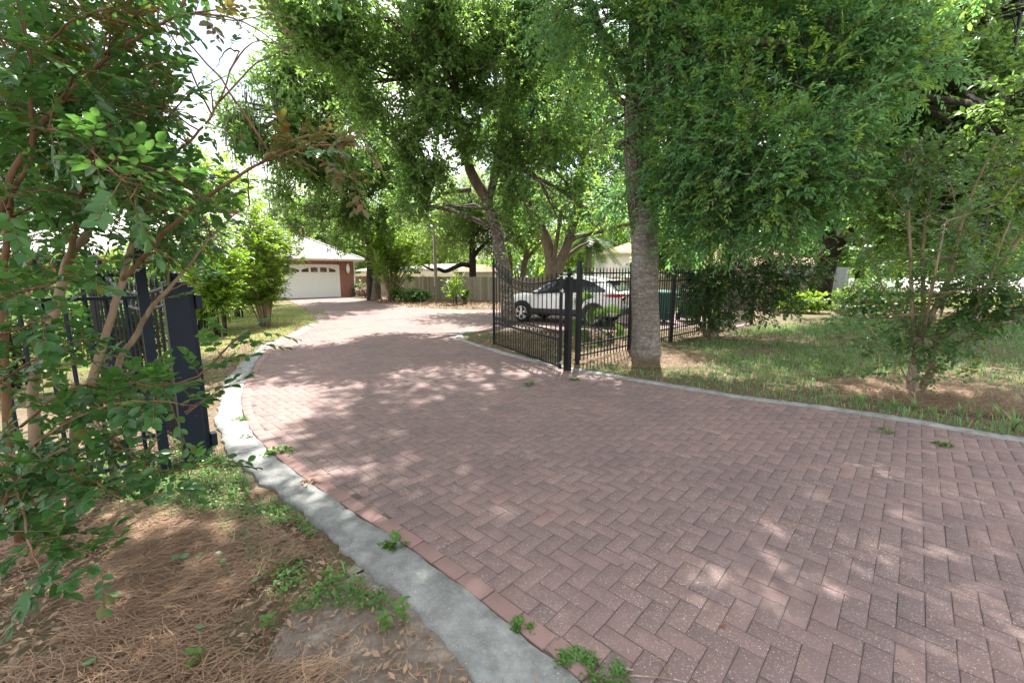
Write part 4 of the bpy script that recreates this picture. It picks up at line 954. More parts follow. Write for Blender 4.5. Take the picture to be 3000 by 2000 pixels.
# --- multi stemmed oak by the back fence
t3 = thing('oak_tree', 'thick trunked oak dividing into several stems behind the car', 'tree', (0, 0, 0), 'trees round the driveway')
Y = 20.6; b = np.array([A3(1622, 900, Y)[0], Y, 0])
trunk(t3, [vz(b, -.1), A3(1622, 850, Y), A3(1620, 800, Y), A3(1612, 755, Y), A3(1600, 700, Y), A3(1578, 660, Y), A3(1560, 630, Y), A3(1535, 560, Y), A3(1520, 470, Y), A3(1530, 330, Y)], [.46, .40, .39, .27, .235, .22, .20, .17, .14, .08], M['bark_plain'], 20, .2, .05, 21)
trunk(t3, [A3(1630, 815, Y), A3(1640, 770, Y), A3(1660, 720, Y), A3(1672, 680, Y), A3(1690, 620, Y), A3(1700, 520, Y), A3(1710, 380, Y)], [.25, .26, .23, .20, .17, .13, .07], M['bark_plain'], 16, 0, .05, 22, 'stem')
trunk(t3, [A3(1618, 800, Y - .1), A3(1622, 760, Y - .15), A3(1632, 700, Y - .2), A3(1640, 650, Y - .2), A3(1650, 560, Y - .2)], [.13, .12, .10, .09, .06], M['bark_plain'], 12, 0, .05, 23, 'stem')
trunk(t3, [A3(1655, 730, Y), A3(1680, 700, Y - .1), A3(1715, 690, Y - .2), A3(1770, 676, Y - .3), A3(1830, 660, Y - .4), A3(1870, 655, Y - .4)], [.12, .11, .095, .085, .07, .05], M['bark_plain'], 10, 0, .05, 24, 'bough')
trunk(t3, [A3(1636, 790, Y + .2), A3(1660, 755, Y + .3), A3(1695, 725, Y + .4), A3(1725, 710, Y + .5)], [.12, .10, .08, .05], M['bark_plain'], 10, 0, .05, 25, 'bough')
cl = [(A3(x, y, d), r, w) for x, y, d, r, w in [(1530, 420, 20, 2.0, 1), (1640, 380, 20, 2.0, 1), (1740, 420, 20.5, 1.9, 1), (1580, 560, 20, 1.2, .8), (1720, 580, 20, 1.2, .8), (1820, 560, 20.5, 1.4, .8), (1600, 240, 20.5, 2.3, 1), (1740, 240, 21, 2.2, 1), (1830, 380, 21, 1.8, .8), (1650, 640, 20, .7, .6), (1450, 330, 20.5, 1.7, .7)]]
foliage(t3, cl, 3400, .6, 9, .19, M['leaf_oak'], M['bark_plain'], T_LANCE, 1.5, .011, gap=-.3, nf=1.6, seed=13.0, droop=.02, out=.5, jit=1.0)
limbs(t3, [A3(1530, 500, Y), A3(1700, 520, Y), A3(1650, 560, Y), A3(1870, 655, Y)], cl, .12, M['bark_plain'], 'limbs', 4, 26)

# --- live oak beside the garage
t4 = thing('live_oak', 'mossy live oak with a dark double trunk beside the garage', 'tree', (0, 0, 0), 'trees round the driveway')
Y = 26.5; b = np.array([A3(1096, 862, Y)[0], Y, 0])
trunk(t4, [vz(b + (-.12, 0, 0), -.1), A3(1088, 820, Y), A3(1088, 780, Y), A3(1084, 730, Y), A3(1070, 660, Y), A3(1050, 560, Y - 1), A3(1030, 440, Y - 2)], [.34, .28, .26, .24, .2, .16, .1], M['bark_dark'], 14, .25, .05, 31)
trunk(t4, [vz(b + (.14, -.1, 0), -.1), A3(1102, 820, Y), A3(1108, 780, Y), A3(1112, 730, Y), A3(1120, 660, Y), A3(1130, 560, Y - .5), A3(1120, 430, Y - 2)], [.34, .27, .25, .23, .2, .16, .1], M['bark_plain'], 14, .25, .05, 32, 'trunk')
cl = [(A3(x, y, d), r, w) for x, y, d, r, w in [(1060, 620, 25, 1.6, 1), (1140, 600, 25, 1.4, .9), (1020, 520, 23.5, 1.9, 1), (930, 480, 21.5, 1.8, 1), (860, 400, 20, 1.9, 1), (780, 330, 18.5, 1.5, 1), (960, 330, 20.5, 2.2, 1), (1080, 420, 22.5, 2.0, .9), (880, 250, 19.5, 1.9, 1), (1010, 200, 20, 2.0, .9), (760, 430, 19, 1.1, .9), (700, 390, 18, .9, .9), (830, 540, 21, 1.0, .8), (920, 600, 23, .9, .8), (1130, 500, 24, 1.5, .8), (990, 690, 25.5, .9, .8), (720, 300, 18, .9, .8), (900, 130, 18.5, 1.6, .8), (1090, 700, 25.5, .8, .8), (870, 650, 24, .9, .9), (810, 610, 22.5, .8, .8), (1180, 540, 24.5, 1.2, .8), (1010, 610, 24, 1.1, .9)]]
foliage(t4, cl, 7400, .55, 9, .18, M['leaf_oak_dark'], M['bark_dark'], T_LANCE, 1.4, .009, shell=.8, gap=-.02, nf=2.4, seed=17.0, droop=.02, out=.5, jit=1.1)
limbs(t4, [A3(1070, 660, Y), A3(1050, 560, Y - 1), A3(1030, 440, Y - 2), A3(1120, 430, Y - 2), A3(960, 420, 22)], cl, .16, M['bark_plain'], 'limbs', 5, 33)
n = 900; k = RNG.integers(0, len(cl), n); C = np.array([cl[i][0] for i in k]); O = C + rsph(n) * np.array([cl[i][1] for i in k])[:, None] * RNG.uniform(.4, 1, (n, 1))
O2 = O + np.stack([RNG.normal(0, .06, n), RNG.normal(0, .06, n), -RNG.uniform(.3, 1.0, n)], 1); thin_tris('hanging_moss', O, O2, .018, M['moss'], t4)

# --- dark leaning oak on the right
t5 = thing('oak_tree', 'dark leaning oak by the grey fence with a dense crown filling the top right', 'tree', (0, 0, 0), 'trees round the driveway')
Y = 20.0; b = np.array([A3(2385, 890, Y)[0], Y, 0])
trunk(t5, [vz(b, -.1), A3(2400, 850, Y), A3(2415, 800, Y), A3(2428, 750, Y), A3(2448, 715, Y)], [.56, .47, .44, .42, .40], M['bark_dark'], 18, .25, .05, 41)
trunk(t5, [A3(2440, 730, Y), A3(2475, 690, Y - .2), A3(2520, 640, Y - .5), A3(2580, 580, Y - 1), A3(2640, 480, Y - 2)], [.3, .27, .24, .2, .12], M['bark_dark'], 14, 0, .05, 42, 'stem')
trunk(t5, [A3(2440, 730, Y), A3(2425, 680, Y), A3(2420, 620, Y - .3), A3(2430, 500, Y - 1), A3(2450, 350, Y - 2)], [.3, .26, .22, .18, .1], M['bark_dark'], 14, 0, .05, 43, 'stem')
cl = [(A3(x, y, d), r, w) for x, y, d, r, w in [(2560, 300, 15, 2.3, 1), (2700, 180, 14, 2.2, 1), (2850, 280, 13.5, 2.1, 1), (2980, 380, 13, 1.9, 1), (2740, 430, 14.5, 2.1, 1), (2600, 520, 16.5, 1.9, 1), (2880, 520, 14.5, 1.7, 1), (2560, 120, 14.5, 2.2, 1), (2460, 420, 17, 2.0, 1), (2560, 620, 18.5, .9, .8), (2950, 290, 8.7, .45, .8), (2925, 390, 8.8, .5, .8), (2890, 510, 9.0, .5, .8), (2700, 600, 17, 1.5, 1), (2840, 640, 17, 1.3, .9), (2960, 620, 16.5, 1.1, .8), (2800, 60, 13.5, 1.9, .9), (2660, 690, 18.5, .7, .7), (2560, 735, 17, .8, .8), (2690, 735, 18, .9, .9), (2840, 735, 18, .95, .9), (2970, 720, 17, 1.1, .9), (2650, 600, 15, 1.4, 1), (2900, 600, 14, 1.4, 1), (2780, 660, 16, 1.2, 1), (3050, 200, 13, 1.6, .7), (2420, 240, 15.5, 1.9, .9)]]
foliage(t5, cl, 12000, .5, 9, .165, M['leaf_oak_dark'], M['bark_dark'], T_LANCE, 1.5, .009, gap=-.8, nf=1.2, seed=21.0, droop=.02, out=.55, jit=1.0, keep=clear_ring)
up5 = [(np.array(p), (r, r, r * .6), 1.0) for p, r in [((6.5, 11.5, 8.6), 1.9), ((9, 12.5, 9.0), 2.1), ((11.5, 11.5, 8.6), 2.0), ((8, 15, 9.6), 2.2), ((11, 15.5, 9.8), 2.4), ((14, 14, 9.4), 2.3), ((13.5, 9.5, 8.0), 1.9), ((5.5, 14, 9.4), 1.8), ((14, 18, 10.5), 2.5), ((10, 8.6, 7.6), 1.6)]]  # upper clumps added to throw shade over the right lawn
foliage(t5, up5, 3600, .5, 9, .165, M['leaf_oak_dark'], M['bark_dark'], T_LANCE, 1.5, .009, name='shade_foliage', gap=-.5, nf=.7, seed=31.0, droop=.1, keep=clear_ring)
limbs(t5, [A3(2640, 480, Y - 2), A3(2450, 350, Y - 2)], up5, .14, M['bark_dark'], 'shade_limbs', 3, 45)
limbs(t5, [A3(2520, 640, Y - .5), A3(2640, 480, Y - 2), A3(2430, 500, Y - 1), A3(2450, 350, Y - 2), A3(2760, 380, 15.5)], cl, .16, M['bark_dark'], 'limbs', 4, 44)

# --- background trees beyond the fences
def bg_tree(label, x, Y, top, w, mat, bark, base_y=None, n=1500, leaf=.3, seed=1, tr=.22, lean=0.0, low=.35, T=T_QUAD, gap=-.3, name='tree', group='trees beyond the back fence', L=.9):
    r = np.random.default_rng(seed); root = thing(name, label, 'tree', (0, 0, 0), group)
    bx = A3(x, 800, Y)[0]; b = np.array([bx, Y, 0]); H = CH + (800 - top) / FPX * Y; R = w / FPX * Y / 2
    pts = [vz(b, -.1), b + (lean * .3, 0, H * .2), b + (lean, .1, H * .42), b + (lean * 1.3, .2, H * .7)]
    trunk(root, pts, [tr * 1.25, tr, tr * .8, tr * .3], bark, 12, .2, .05, seed)
    cl = []; m = 9
    for i in range(m):
        a = i * 2.4 + r.uniform(0, 1); f = (i + .5) / m; z = H * (low + (1 - low) * .86 * f); rr = R * (.66 if .2 < f < .75 else .45) * r.uniform(.75, 1.05)
        cl.append((b + np.array([lean + math.cos(a) * (R - rr * .8) * (1.1 - f * .6), math.sin(a) * (R - rr * .8) * .8, z]), (rr, rr, rr * .72), 1))
    foliage(root, cl, int(n * 1.6), L, 8, leaf, mat, bark, T, 1.0, 0, name='crown', gap=gap, nf=2.0 / max(R, 1), seed=seed * 1.7)
    limbs(root, [pts[2], pts[3], pts[1]], cl, tr * .6, bark, 'limbs', 3, seed)
    return root
bg_tree('pale feathery oak behind the back fence left of the leaning trunk', 1385, 29, 520, 330, M['leaf_light'], M['bark_dark'], seed=51, n=2600, leaf=.19, tr=.24, low=.42, T=T_LANCE, gap=-.1, name='oak_tree')
t = bg_tree('slim pale oak with a V shaped fork behind the fence left of the thick trunk', 1527, 29, 560, 260, M['leaf_light'], M['bark_plain'], seed=52, n=1300, leaf=.2, tr=.2, lean=.35, low=.55, T=T_LANCE, gap=-.05, name='oak_tree')
trunk(t, [A3(1532, 775, 29), A3(1550, 750, 29), A3(1575, 722, 29), A3(1600, 690, 29)], [.15, .13, .11, .07], M['bark_plain'], 10, 0, .05, 53, 'stem')
trunk(thing('oak_tree', 'short brown trunk between the leaning oak and the V shaped fork', 'tree', (0, 0, 0), 'trees beyond the back fence'), [vz(A3(1495, 800, 31), -.1), A3(1496, 790, 31), A3(1494, 750, 31), A3(1488, 700, 31), A3(1478, 640, 31)], [.2, .17, .16, .12, .06], M['bark_plain'], 10, .2, .05, 54)
o = bpy.data.objects
r_ = [q for q in o if q.get('label', '').startswith('short brown trunk')][0]
foliage(r_, [(A3(1480, 650, 31), 1.3, 1), (A3(1500, 600, 31), 1.5, 1), (A3(1460, 600, 31.5), 1.2, 1)], 500, .7, 8, .22, M['leaf_light'], M['bark_plain'], T_LANCE, 1.1, 0, name='crown', gap=-.1, nf=.9, seed=3.0)
t = [q for q in o if q.get('label', '').startswith('pale feathery oak')][0]
trunk(t, [A3(1378, 778, 29), A3(1355, 775, 29), A3(1335, 782, 28.8), A3(1305, 795, 28.6), A3(1285, 788, 28.4), A3(1265, 790, 28.4), A3(1230, 772, 28.2)], [.17, .15, .14, .12, .11, .09, .04], M['bark_dark'], 10, 0, .06, 55, 'bough')
trunk(t, [A3(1382, 760, 29), A3(1400, 735, 29), A3(1420, 715, 29), A3(1445, 690, 29)], [.15, .13, .1, .05], M['bark_dark'], 10, 0, .06, 56, 'bough')
for k, (lab, x, Y, top, w, mt, n, lf) in enumerate([
    ('bright green tree top showing over the left part of the house roof', 640, 50, 455, 260, 'leaf_bush', 900, .45),
    ('tall pale tree rising behind the brick chimney', 950, 48, 560, 330, 'leaf_light', 1300, .4),
    ('rounded pale green tree behind the small white house', 1100, 55, 600, 300, 'leaf_light', 1000, .45),
    ('broad pale tree far behind the lamp pole', 1255, 58, 600, 340, 'leaf_light', 1100, .45),
    ('sunny green tree between the thick trunk and the stucco house', 1720, 46, 610, 300, 'leaf_bush', 1300, .36),
    ('pale tree rising behind the stucco house', 1860, 52, 520, 360, 'leaf_light', 1300, .42),
    ('golden green magnolia beside the beige house', 1965, 27, 600, 190, 'leaf_bush', 1100, .24),
    ('mid green tree behind the beige house roof', 2120, 42, 480, 420, 'leaf_oak', 1500, .36),
    ('dark tree behind the beige house right end', 2300, 40, 480, 380, 'leaf_oak_dark', 1500, .36),
    ('dark tree behind the grey fence', 2520, 36, 520, 300, 'leaf_oak_dark', 1300, .34),
    ('dark green tree across the bright road', 2650, 74, 560, 360, 'leaf_oak_dark', 1400, .55),
    ('hazy green tree across the road near the right edge', 2860, 78, 540, 420, 'leaf_light', 1400, .55),
    ('dark tree across the road at the right edge', 3060, 74, 520, 420, 'leaf_oak_dark', 1400, .55),
    ('tall dark tree behind the foreground myrtle at the far left', 60, 34, 330, 420, 'leaf_oak', 1500, .3),
    ('mid green tree behind the left end of the brick house', 330, 44, 430, 420, 'leaf_oak', 1500, .36)]):
    bg_tree(lab, x, Y, top, w, M[mt], M['bark_dark'] if 'dark' in mt else M['bark_plain'], seed=60 + k, n=n, leaf=lf, tr=.3, low=.18 if k > 8 else .3, L=lf * 2.6, gap=-.45)
# the far wood that closes the view behind everything
n = 15000; th = RNG.uniform(-1.1, 1.1, n); Rr = RNG.uniform(92, 112, n); z = RNG.random(n) ** .8 * (8.5 + 3.2 * np.sin(th * 17) + 2 * np.sin(th * 41 + 1))
P = np.stack([np.sin(th) * Rr, np.cos(th) * Rr, z], 1); D = rsph(n); o = leaves('distant_wood', P, D, rsph(n), RNG.uniform(1.2, 2.4, n), M['leaf_oak_dark'], None, T_TUFT)
tag(o, 'distant dark green wood closing the view behind houses and road', 'wood', kind='stuff')
# ------------------------------------------------------------------ multi stem shrubs
def stem_path(pts, n=5): return smooth_line(pts, n)
def leafy_stems(root, paths, bark, leafm, dens, L, nl, size, T, W, start=.25, spread=.0, twigr=.004, name='foliage', rad=.14, up=.35, keep=None, pair=False):
    O = []; A = []
    for P in paths:
        P = np.array(P); seg = np.linalg.norm(np.diff(P, axis=0), axis=1); s = np.concatenate([[0], np.cumsum(seg)]); n = max(2, int(s[-1] * dens))
        t = RNG.uniform(start, 1.02, n) * s[-1]; Q = np.stack([np.interp(t, s, P[:, k]) for k in range(3)], 1)
        i = np.clip(np.searchsorted(s, t) - 1, 0, len(P) - 2); tan = unit(P[i + 1] - P[i]); d = rsph(n); d -= tan * (d * tan).sum(1, keepdims=True) * .7
        a = unit(d + tan * up); a[:, 2] += .05; O.append(Q + d * RNG.uniform(0, rad, (n, 1))); A.append(unit(a))
    O = np.concatenate(O); A = np.concatenate(A)
    if keep is not None: k = keep(O); O, A = O[k], A[k]
    Ln = L * RNG.uniform(.5, 1.3, len(O)); P, D, N, S = sprays(O, A, Ln, nl, size, 58, .15, .3, .8)
    o = leaves(name, P, D, N, S, leafm, root, T, W, smooth=(T is T_OVAL))
    thin_tris('twigs', O - A * .05, O + A * Ln[:, None], twigr, bark, root)
    return o
def stems(root, defs, bark, n=8, name='stem', k=1.0):
    out = []
    for pts, r in defs:
        P = smooth_line(pts, 5); R = np.interp(np.linspace(0, 1, len(P)), np.linspace(0, 1, len(r)), r) * k; P = [P[0]] + [p + RNG.normal(0, .0025, 3) for p in P[1:]]
        MB().tube(P, R, n).build(name, bark, root, smooth=True); out.append(P)
    return out
# --- foreground crepe myrtle
cm = thing('crepe_myrtle', 'large crepe myrtle with many slanting stems filling the left foreground', 'shrub', (0, 0, 0), 'crepe myrtles along the drive')
A = A3
ground = lambda x, y: G(x, y)
S_main = [([G(135, 1560), A(150, 1470, 2.42), A(190, 1380, 2.45), A(180, 1290, 2.5)], [.034, .030, .026, .022]),
          ([G(120, 1545), A(97, 1160, 2.45), A(168, 895, 2.45), A(204, 752, 2.48), A(262, 675, 2.5), A(303, 598, 2.55), A(348, 536, 2.6), A(397, 451, 2.65), A(428, 312, 2.7), A(446, 200, 2.75), A(470, -40, 2.8)], [.034, .032, .030, .028, .022, .018, .016, .015, .012, .009, .005]),
          ([A(183, 830, 2.46), A(215, 700, 2.4), A(230, 600, 2.35), A(260, 480, 2.3), A(290, 330, 2.3), A(310, 100, 2.3)], [.024, .020, .017, .014, .010, .005]),
          ([G(205, 1500), A(224, 1206, 2.6), A(262, 1130, 2.6), A(310, 980, 2.62), A(357, 823, 2.65), A(403, 655, 2.7), A(420, 610, 2.72), A(451, 527, 2.75), A(446, 402, 2.8), A(460, 156, 2.85), A(440, -30, 2.9)], [.032, .030, .028, .025, .022, .018, .015, .013, .010, .008, .004]),
          ([A(357, 823, 2.65), A(403, 772, 2.6), A(464, 700, 2.5), A(560, 610, 2.4), A(660, 540, 2.3), A(800, 462, 2.25), A(930, 425, 2.2), A(1080, 432, 2.2)], [.018, .017, .016, .014, .011, .008, .005, .003]),
          ([G(330, 1470), A(342, 1099, 2.75), A(395, 990, 2.75), A(439, 905, 2.75), A(525, 813, 2.8), A(580, 740, 2.85), A(650, 660, 2.9), A(730, 600, 3.0)], [.024, .022, .020, .016, .012, .009, .007, .004]),
          ([A(420, 610, 2.72), A(490, 480, 2.7), A(585, 385, 2.72), A(640, 300, 2.75), A(700, 150, 2.8)], [.012, .011, .009, .007, .004]),
          ([G(60, 1600), A(15, 1150, 2.2), A(10, 900, 2.15), A(18, 700, 2.1), A(40, 558, 2.05), A(92, 460, 2.0), A(89, 223, 1.95), A(71, 27, 1.9), A(60, -150, 1.9)], [.030, .026, .022, .016, .014, .012, .009, .006, .004]),
          ([A(-40, 800, 2.0), A(0, 620, 2.0), A(45, 491, 2.02), A(103, 393, 2.05), A(179, 295, 2.1), A(250, 228, 2.15), A(339, 152, 2.2), A(437, 89, 2.25), A(540, 45, 2.3), A(700, 20, 2.35)], [.020, .017, .016, .015, .014, .013, .011, .009, .006, .003])]
paths = stems(cm, S_main[:2] + S_main[3:4] + S_main[5:6], M['bark_myrtle'], k=.82)
paths += stems(cm, [S_main[2], S_main[4]] + S_main[6:], M['bark_myrtle_red'], k=.75)
low = [([A(20, 1400, 2.1), A(120, 1290, 1.95), A(300, 1190, 1.8), A(450, 1175, 1.75), A(580, 1190, 1.75)], [.008, .006, .005, .004, .002]),
       ([A(60, 1250, 2.2), A(200, 1140, 2.0), A(350, 1120, 1.9), A(470, 1130, 1.85), A(580, 1100, 1.85), A(700, 985, 1.85), A(760, 960, 1.85)], [.008, .006, .005, .004, .004, .003, .002]),
       ([A(-20, 1560, 1.8), A(30, 1440, 1.8), A(120, 1350, 1.8), A(200, 1310, 1.8)], [.010, .009, .006, .003]),
       ([A(30, 1330, 2.2), A(150, 1380, 1.9), A(260, 1400, 1.75), A(380, 1470, 1.7), A(470, 1440, 1.7)], [.007, .006, .004, .003, .002]),
       ([A(0, 1450, 1.9), A(80, 1540, 1.7), A(200, 1600, 1.6), A(320, 1640, 1.55)], [.007, .005, .004, .002]),
       ([A(0, 1350, 2.0), A(60, 1460, 1.7), A(90, 1600, 1.55), A(140, 1720, 1.5)], [.007, .005, .004, .002]),
       ([A(-60, 1150, 2.0), A(60, 1080, 1.85), A(160, 1020, 1.8), A(250, 990, 1.8)], [.007, .005, .004, .002]),
       ([A(-60, 900, 1.9), A(40, 860, 1.75), A(150, 830, 1.7), A(240, 800, 1.7)], [.007, .005, .004, .002]),
       ([A(-60, 1000, 1.9), A(60, 960, 1.75), A(150, 930, 1.7)], [.007, .005, .003]),
       ([A(250, 1200, 2.4), A(400, 1350, 2.1), A(500, 1380, 2.0), A(640, 1360, 2.0)], [.006, .005, .003, .002])]
lp_ = stems(cm, low, M['bark_myrtle_red'], 6, 'branch')
leafy_stems(cm, lp_, M['bark_myrtle_red'], M['leaf_crepe'], 28, .16, 8, .052, T_OVAL, 1.0, .12, rad=.03, up=.6, twigr=.0022, name='low_foliage')
# free side branches through the upper volume
side = []
rs = np.random.default_rng(5)
for P in paths:
    P = np.array(P)
    for k in range(9):
        i = rs.integers(int(len(P) * .42), len(P)); p = P[i]
        if p[2] < 1.0: continue
        d = unit(rs.normal(size=3) * np.array([1, .9, .5]) + np.array([.25, -.1, .35])); L = rs.uniform(.35, .95); q = [p, p + d * L * .5 + (0, 0, .04), p + d * L + (0, 0, -.03)]
        if q[2][1] < 1.2: continue
        zc = q[2][1] * _c - (q[2][2] - CH) * _s; px_ = 1500 + FPX * q[2][0] / zc; py_ = 1000 - FPX * (q[2][1] * _s + (q[2][2] - CH) * _c) / zc
        if (px_ > 640 and py_ > 540) or px_ > 900: continue
        side.append((q, [.006, .004, .0018]))
sp_ = stems(cm, side, M['bark_myrtle_red'], 5, 'branch')
def above(O):
    px = 1500 + FPX * O[:, 0] / (O[:, 1] * _c - (O[:, 2] - CH) * _s + 1e-6); zc = O[:, 1] * _c - (O[:, 2] - CH) * _s
    py = 1000 - FPX * (O[:, 1] * _s + (O[:, 2] - CH) * _c) / zc
    fenceview = (py > 830) & (py < 1110) & (px > 60) & (px < 560)
    sky = ((px > 520) & (py < 430) & (RNG.random(len(O)) < .85)) | ((px > 400) & (py < 430) & (RNG.random(len(O)) < .45)) | ((px > 560) & (py < 640) & (RNG.random(len(O)) < .4)) | ((px > 690) & (py > 530))
    return ~(fenceview & (RNG.random(len(O)) < .86)) & ~sky & (zc > .9)
leafy_stems(cm, sp_, M['bark_myrtle_red'], M['leaf_crepe'], 22, .16, 9, .052, T_OVAL, 1.0, .22, rad=.08, up=.5, twigr=.002, keep=above)
leafy_stems(cm, paths, M['bark_myrtle_red'], M['leaf_crepe'], 7, .16, 9, .052, T_OVAL, 1.0, .5, rad=.08, up=.5, twigr=.002, name='stem_foliage', keep=above)
cl = [(A(x, y, d), r, w) for x, y, d, r, w in [(120, 560, 2.7, .45, 1), (260, 430, 2.9, .5, 1), (420, 480, 3.1, .42, 1), (150, 250, 2.7, .5, 1), (330, 250, 2.9, .45, .8), (60, 760, 2.4, .28, .8), (520, 600, 3.1, .32, .9), (330, 640, 3.0, .38, 1), (480, 700, 3.2, .32, .9), (590, 700, 3.2, .22, .7), (200, 700, 2.8, .3, .8), (60, 380, 2.4, .4, 1), (30, 120, 2.3, .4, 1), (250, 90, 2.6, .4, .8), (520, 130, 2.7, .34, .5), (40, 1250, 1.9, .24, .8), (60, 1500, 1.7, .20, .7), (130, 1620, 1.62, .13, .5)]]
foliage(cm, [(c_ + np.array([c_[0] / c_[1] * .25, .25, 0]), r_c, w_c) for c_, r_c, w_c in cl], 1150, .18, 9, .050, M['leaf_crepe'], M['bark_myrtle_red'], T_OVAL, .95, .0024, name='inner_foliage', gap=-.5, nf=2.5, seed=6.0, shell=.6, keep=above)
upc = [(np.array(p), r, 1.0) for p, r in [((-2.2, 3.2, 4.3), .8), ((-1.3, 3.0, 4.2), .7), ((-1.8, 4.0, 4.9), .8), ((-.9, 3.8, 4.6), .6), ((-2.9, 3.4, 4.4), .7), ((-2.4, 2.4, 3.9), .6)]]  # unseen foliage added above the myrtle to shade the left bed
foliage(cm, upc, 900, .24, 8, .07, M['leaf_crepe'], M['bark_myrtle_red'], T_OVAL, .95, .0024, name='shade_foliage', gap=-.4, nf=1.5, seed=7.0, shell=.5)
tip = stems(cm, [([A(760, 480, 2.26), A(880, 405, 2.2), A(960, 395, 2.2), A(1060, 400, 2.2)], [.005, .004, .003, .002]), ([A(860, 440, 2.2), A(960, 480, 2.2), A(1050, 540, 2.25)], [.004, .003, .002]), ([A(560, 40, 2.3), A(680, 60, 2.3), A(790, 40, 2.3)], [.004, .003, .002]), ([A(300, 170, 2.2), A(380, 60, 2.1), A(470, -30, 2.1)], [.005, .004, .002]), ([A(120, 150, 1.95), A(210, 60, 1.9), A(330, 20, 1.9)], [.005, .004, .002])], M['bark_myrtle_red'], 5, 'branch')
leafy_stems(cm, tip + [paths[5][-12:]], M['bark_myrtle_red'], M['leaf_crepe_red'], 26, .12, 6, .048, T_OVAL, .85, .05, rad=.03, up=.7, twigr=.002, name='young_leaves')

# --- crepe myrtle on the right lawn
cr = thing('crepe_myrtle', 'multi stemmed crepe myrtle growing in pine straw on the right lawn', 'shrub', (0, 0, 0), 'crepe myrtles along the drive')
Y = 5.75; b = np.array([A(2672, 1150, Y)[0], Y, 0])
tr = [([vz(b, -.05), A(2678, 1080, Y), A(2690, 1020, Y), A(2680, 985, Y)], [.075, .062, .058, .05]), ([vz(b + (.16, .1, 0), -.05), A(2722, 1100, Y), A(2730, 1040, Y + .05), A(2745, 1000, Y + .05)], [.055, .048, .045, .04])]
stems(cr, tr, M['bark_myrtle_grey'], 12, 'trunk')
def fan(pts, r): return ([A(x, y, d) for x, y, d in pts], r)
defs = [fan([(2680, 990, Y), (2672, 900, 5.8), (2668, 780, 5.9), (2660, 600, 6.0), (2650, 430, 6.1)], [.03, .025, .02, .014, .006]),
        fan([(2690, 995, Y), (2705, 900, 5.8), (2702, 760, 5.9), (2712, 640, 6.0), (2740, 470, 6.1)], [.032, .027, .022, .016, .007]),
        fan([(2695, 990, Y), (2745, 890, 5.7), (2790, 790, 5.6), (2800, 720, 5.6), (2850, 560, 5.5), (2930, 400, 5.4)], [.04, .034, .028, .022, .015, .006]),
        fan([(2745, 1005, Y), (2830, 930, 5.7), (2900, 840, 5.6), (2960, 740, 5.5), (3040, 620, 5.4)], [.04, .036, .03, .024, .014]),
        fan([(2740, 1010, Y), (2800, 960, 5.6), (2860, 900, 5.4), (2900, 820, 5.3), (2930, 720, 5.2)], [.028, .024, .02, .016, .008]),
        fan([(2760, 1040, Y), (2850, 980, 5.5), (2950, 930, 5.3), (3050, 900, 5.1)], [.022, .018, .014, .008]),
        fan([(2680, 1000, Y), (2650, 950, 5.9), (2600, 870, 6.1), (2560, 780, 6.3), (2530, 680, 6.4)], [.022, .019, .015, .011, .005]),
        fan([(2668, 1130, Y), (2620, 1050, 5.6), (2570, 1010, 5.5), (2510, 985, 5.5)], [.010, .008, .006, .003]),
        fan([(2735, 1000, Y), (2765, 880, 6.0), (2800, 740, 6.2), (2810, 600, 6.3)], [.026, .021, .016, .007]),
        fan([(2700, 1000, Y), (2720, 900, 5.5), (2740, 800, 5.3), (2770, 650, 5.2)], [.022, .018, .013, .005])]
ps = stems(cr, defs, M['bark_myrtle'], 8)
side = []
for P in ps:
    P = np.array(P)
    for k in range(6):
        i = rs.integers(int(len(P) * .3), len(P)); d = unit(rs.normal(size=3) * np.array([1, 1, .5]) + (0, 0, .3)); L = rs.uniform(.3, .8); side.append(([P[i], P[i] + d * L * .5, P[i] + d * L], [.008, .006, .003]))
sb = stems(cr, side, M['bark_myrtle'], 5, 'branch')
leafy_stems(cr, ps + sb, M['bark_myrtle'], M['leaf_crepe_dark'], 20, .20, 8, .058, T_LANCE, 2.0, .26, rad=.12, up=.4, twigr=.0017)
foliage(cr, [(A(2720, 1010, 5.5), .2, 1), (A(2640, 960, 5.8), .22, .9), (A(2820, 990, 5.4), .2, .9), (A(2740, 1110, 5.6), .16, 1), (A(2800, 1110, 5.5), .15, 1), (A(2770, 1140, 5.5), .13, .8), (A(2640, 760, 6), .3, 1), (A(2760, 600, 6), .4, 1), (A(2880, 700, 5.4), .3, 1), (A(2960, 860, 5.3), .28, 1), (A(2860, 880, 5.5), .25, 1), (A(2560, 840, 6.1), .25, .8), (A(2700, 480, 6), .35, 1), (A(2900, 540, 5.6), .35, .9)], 640, .2, 8, .058, M['leaf_crepe_dark'], M['bark_myrtle'], T_LANCE, 2.0, .0018, name='inner_foliage', gap=-.3, nf=2.0, seed=8.0)
st2 = stems(cr, [fan([(2900, 500, 5.5), (2960, 440, 5.45), (3030, 380, 5.4)], [.006, .004, .002]), fan([(2930, 600, 5.3), (2990, 520, 5.2), (3040, 470, 5.2)], [.006, .004, .002])], M['bark_myrtle'], 5, 'branch')
leafy_stems(cr, st2, M['bark_myrtle'], M['leaf_bush'], 40, .18, 8, .055, T_LANCE, 1.8, 0, rad=.08, twigr=.0025, name='sun_tinted_leaves')  # yellower leaf material puts the sunlight on these tips into the colour

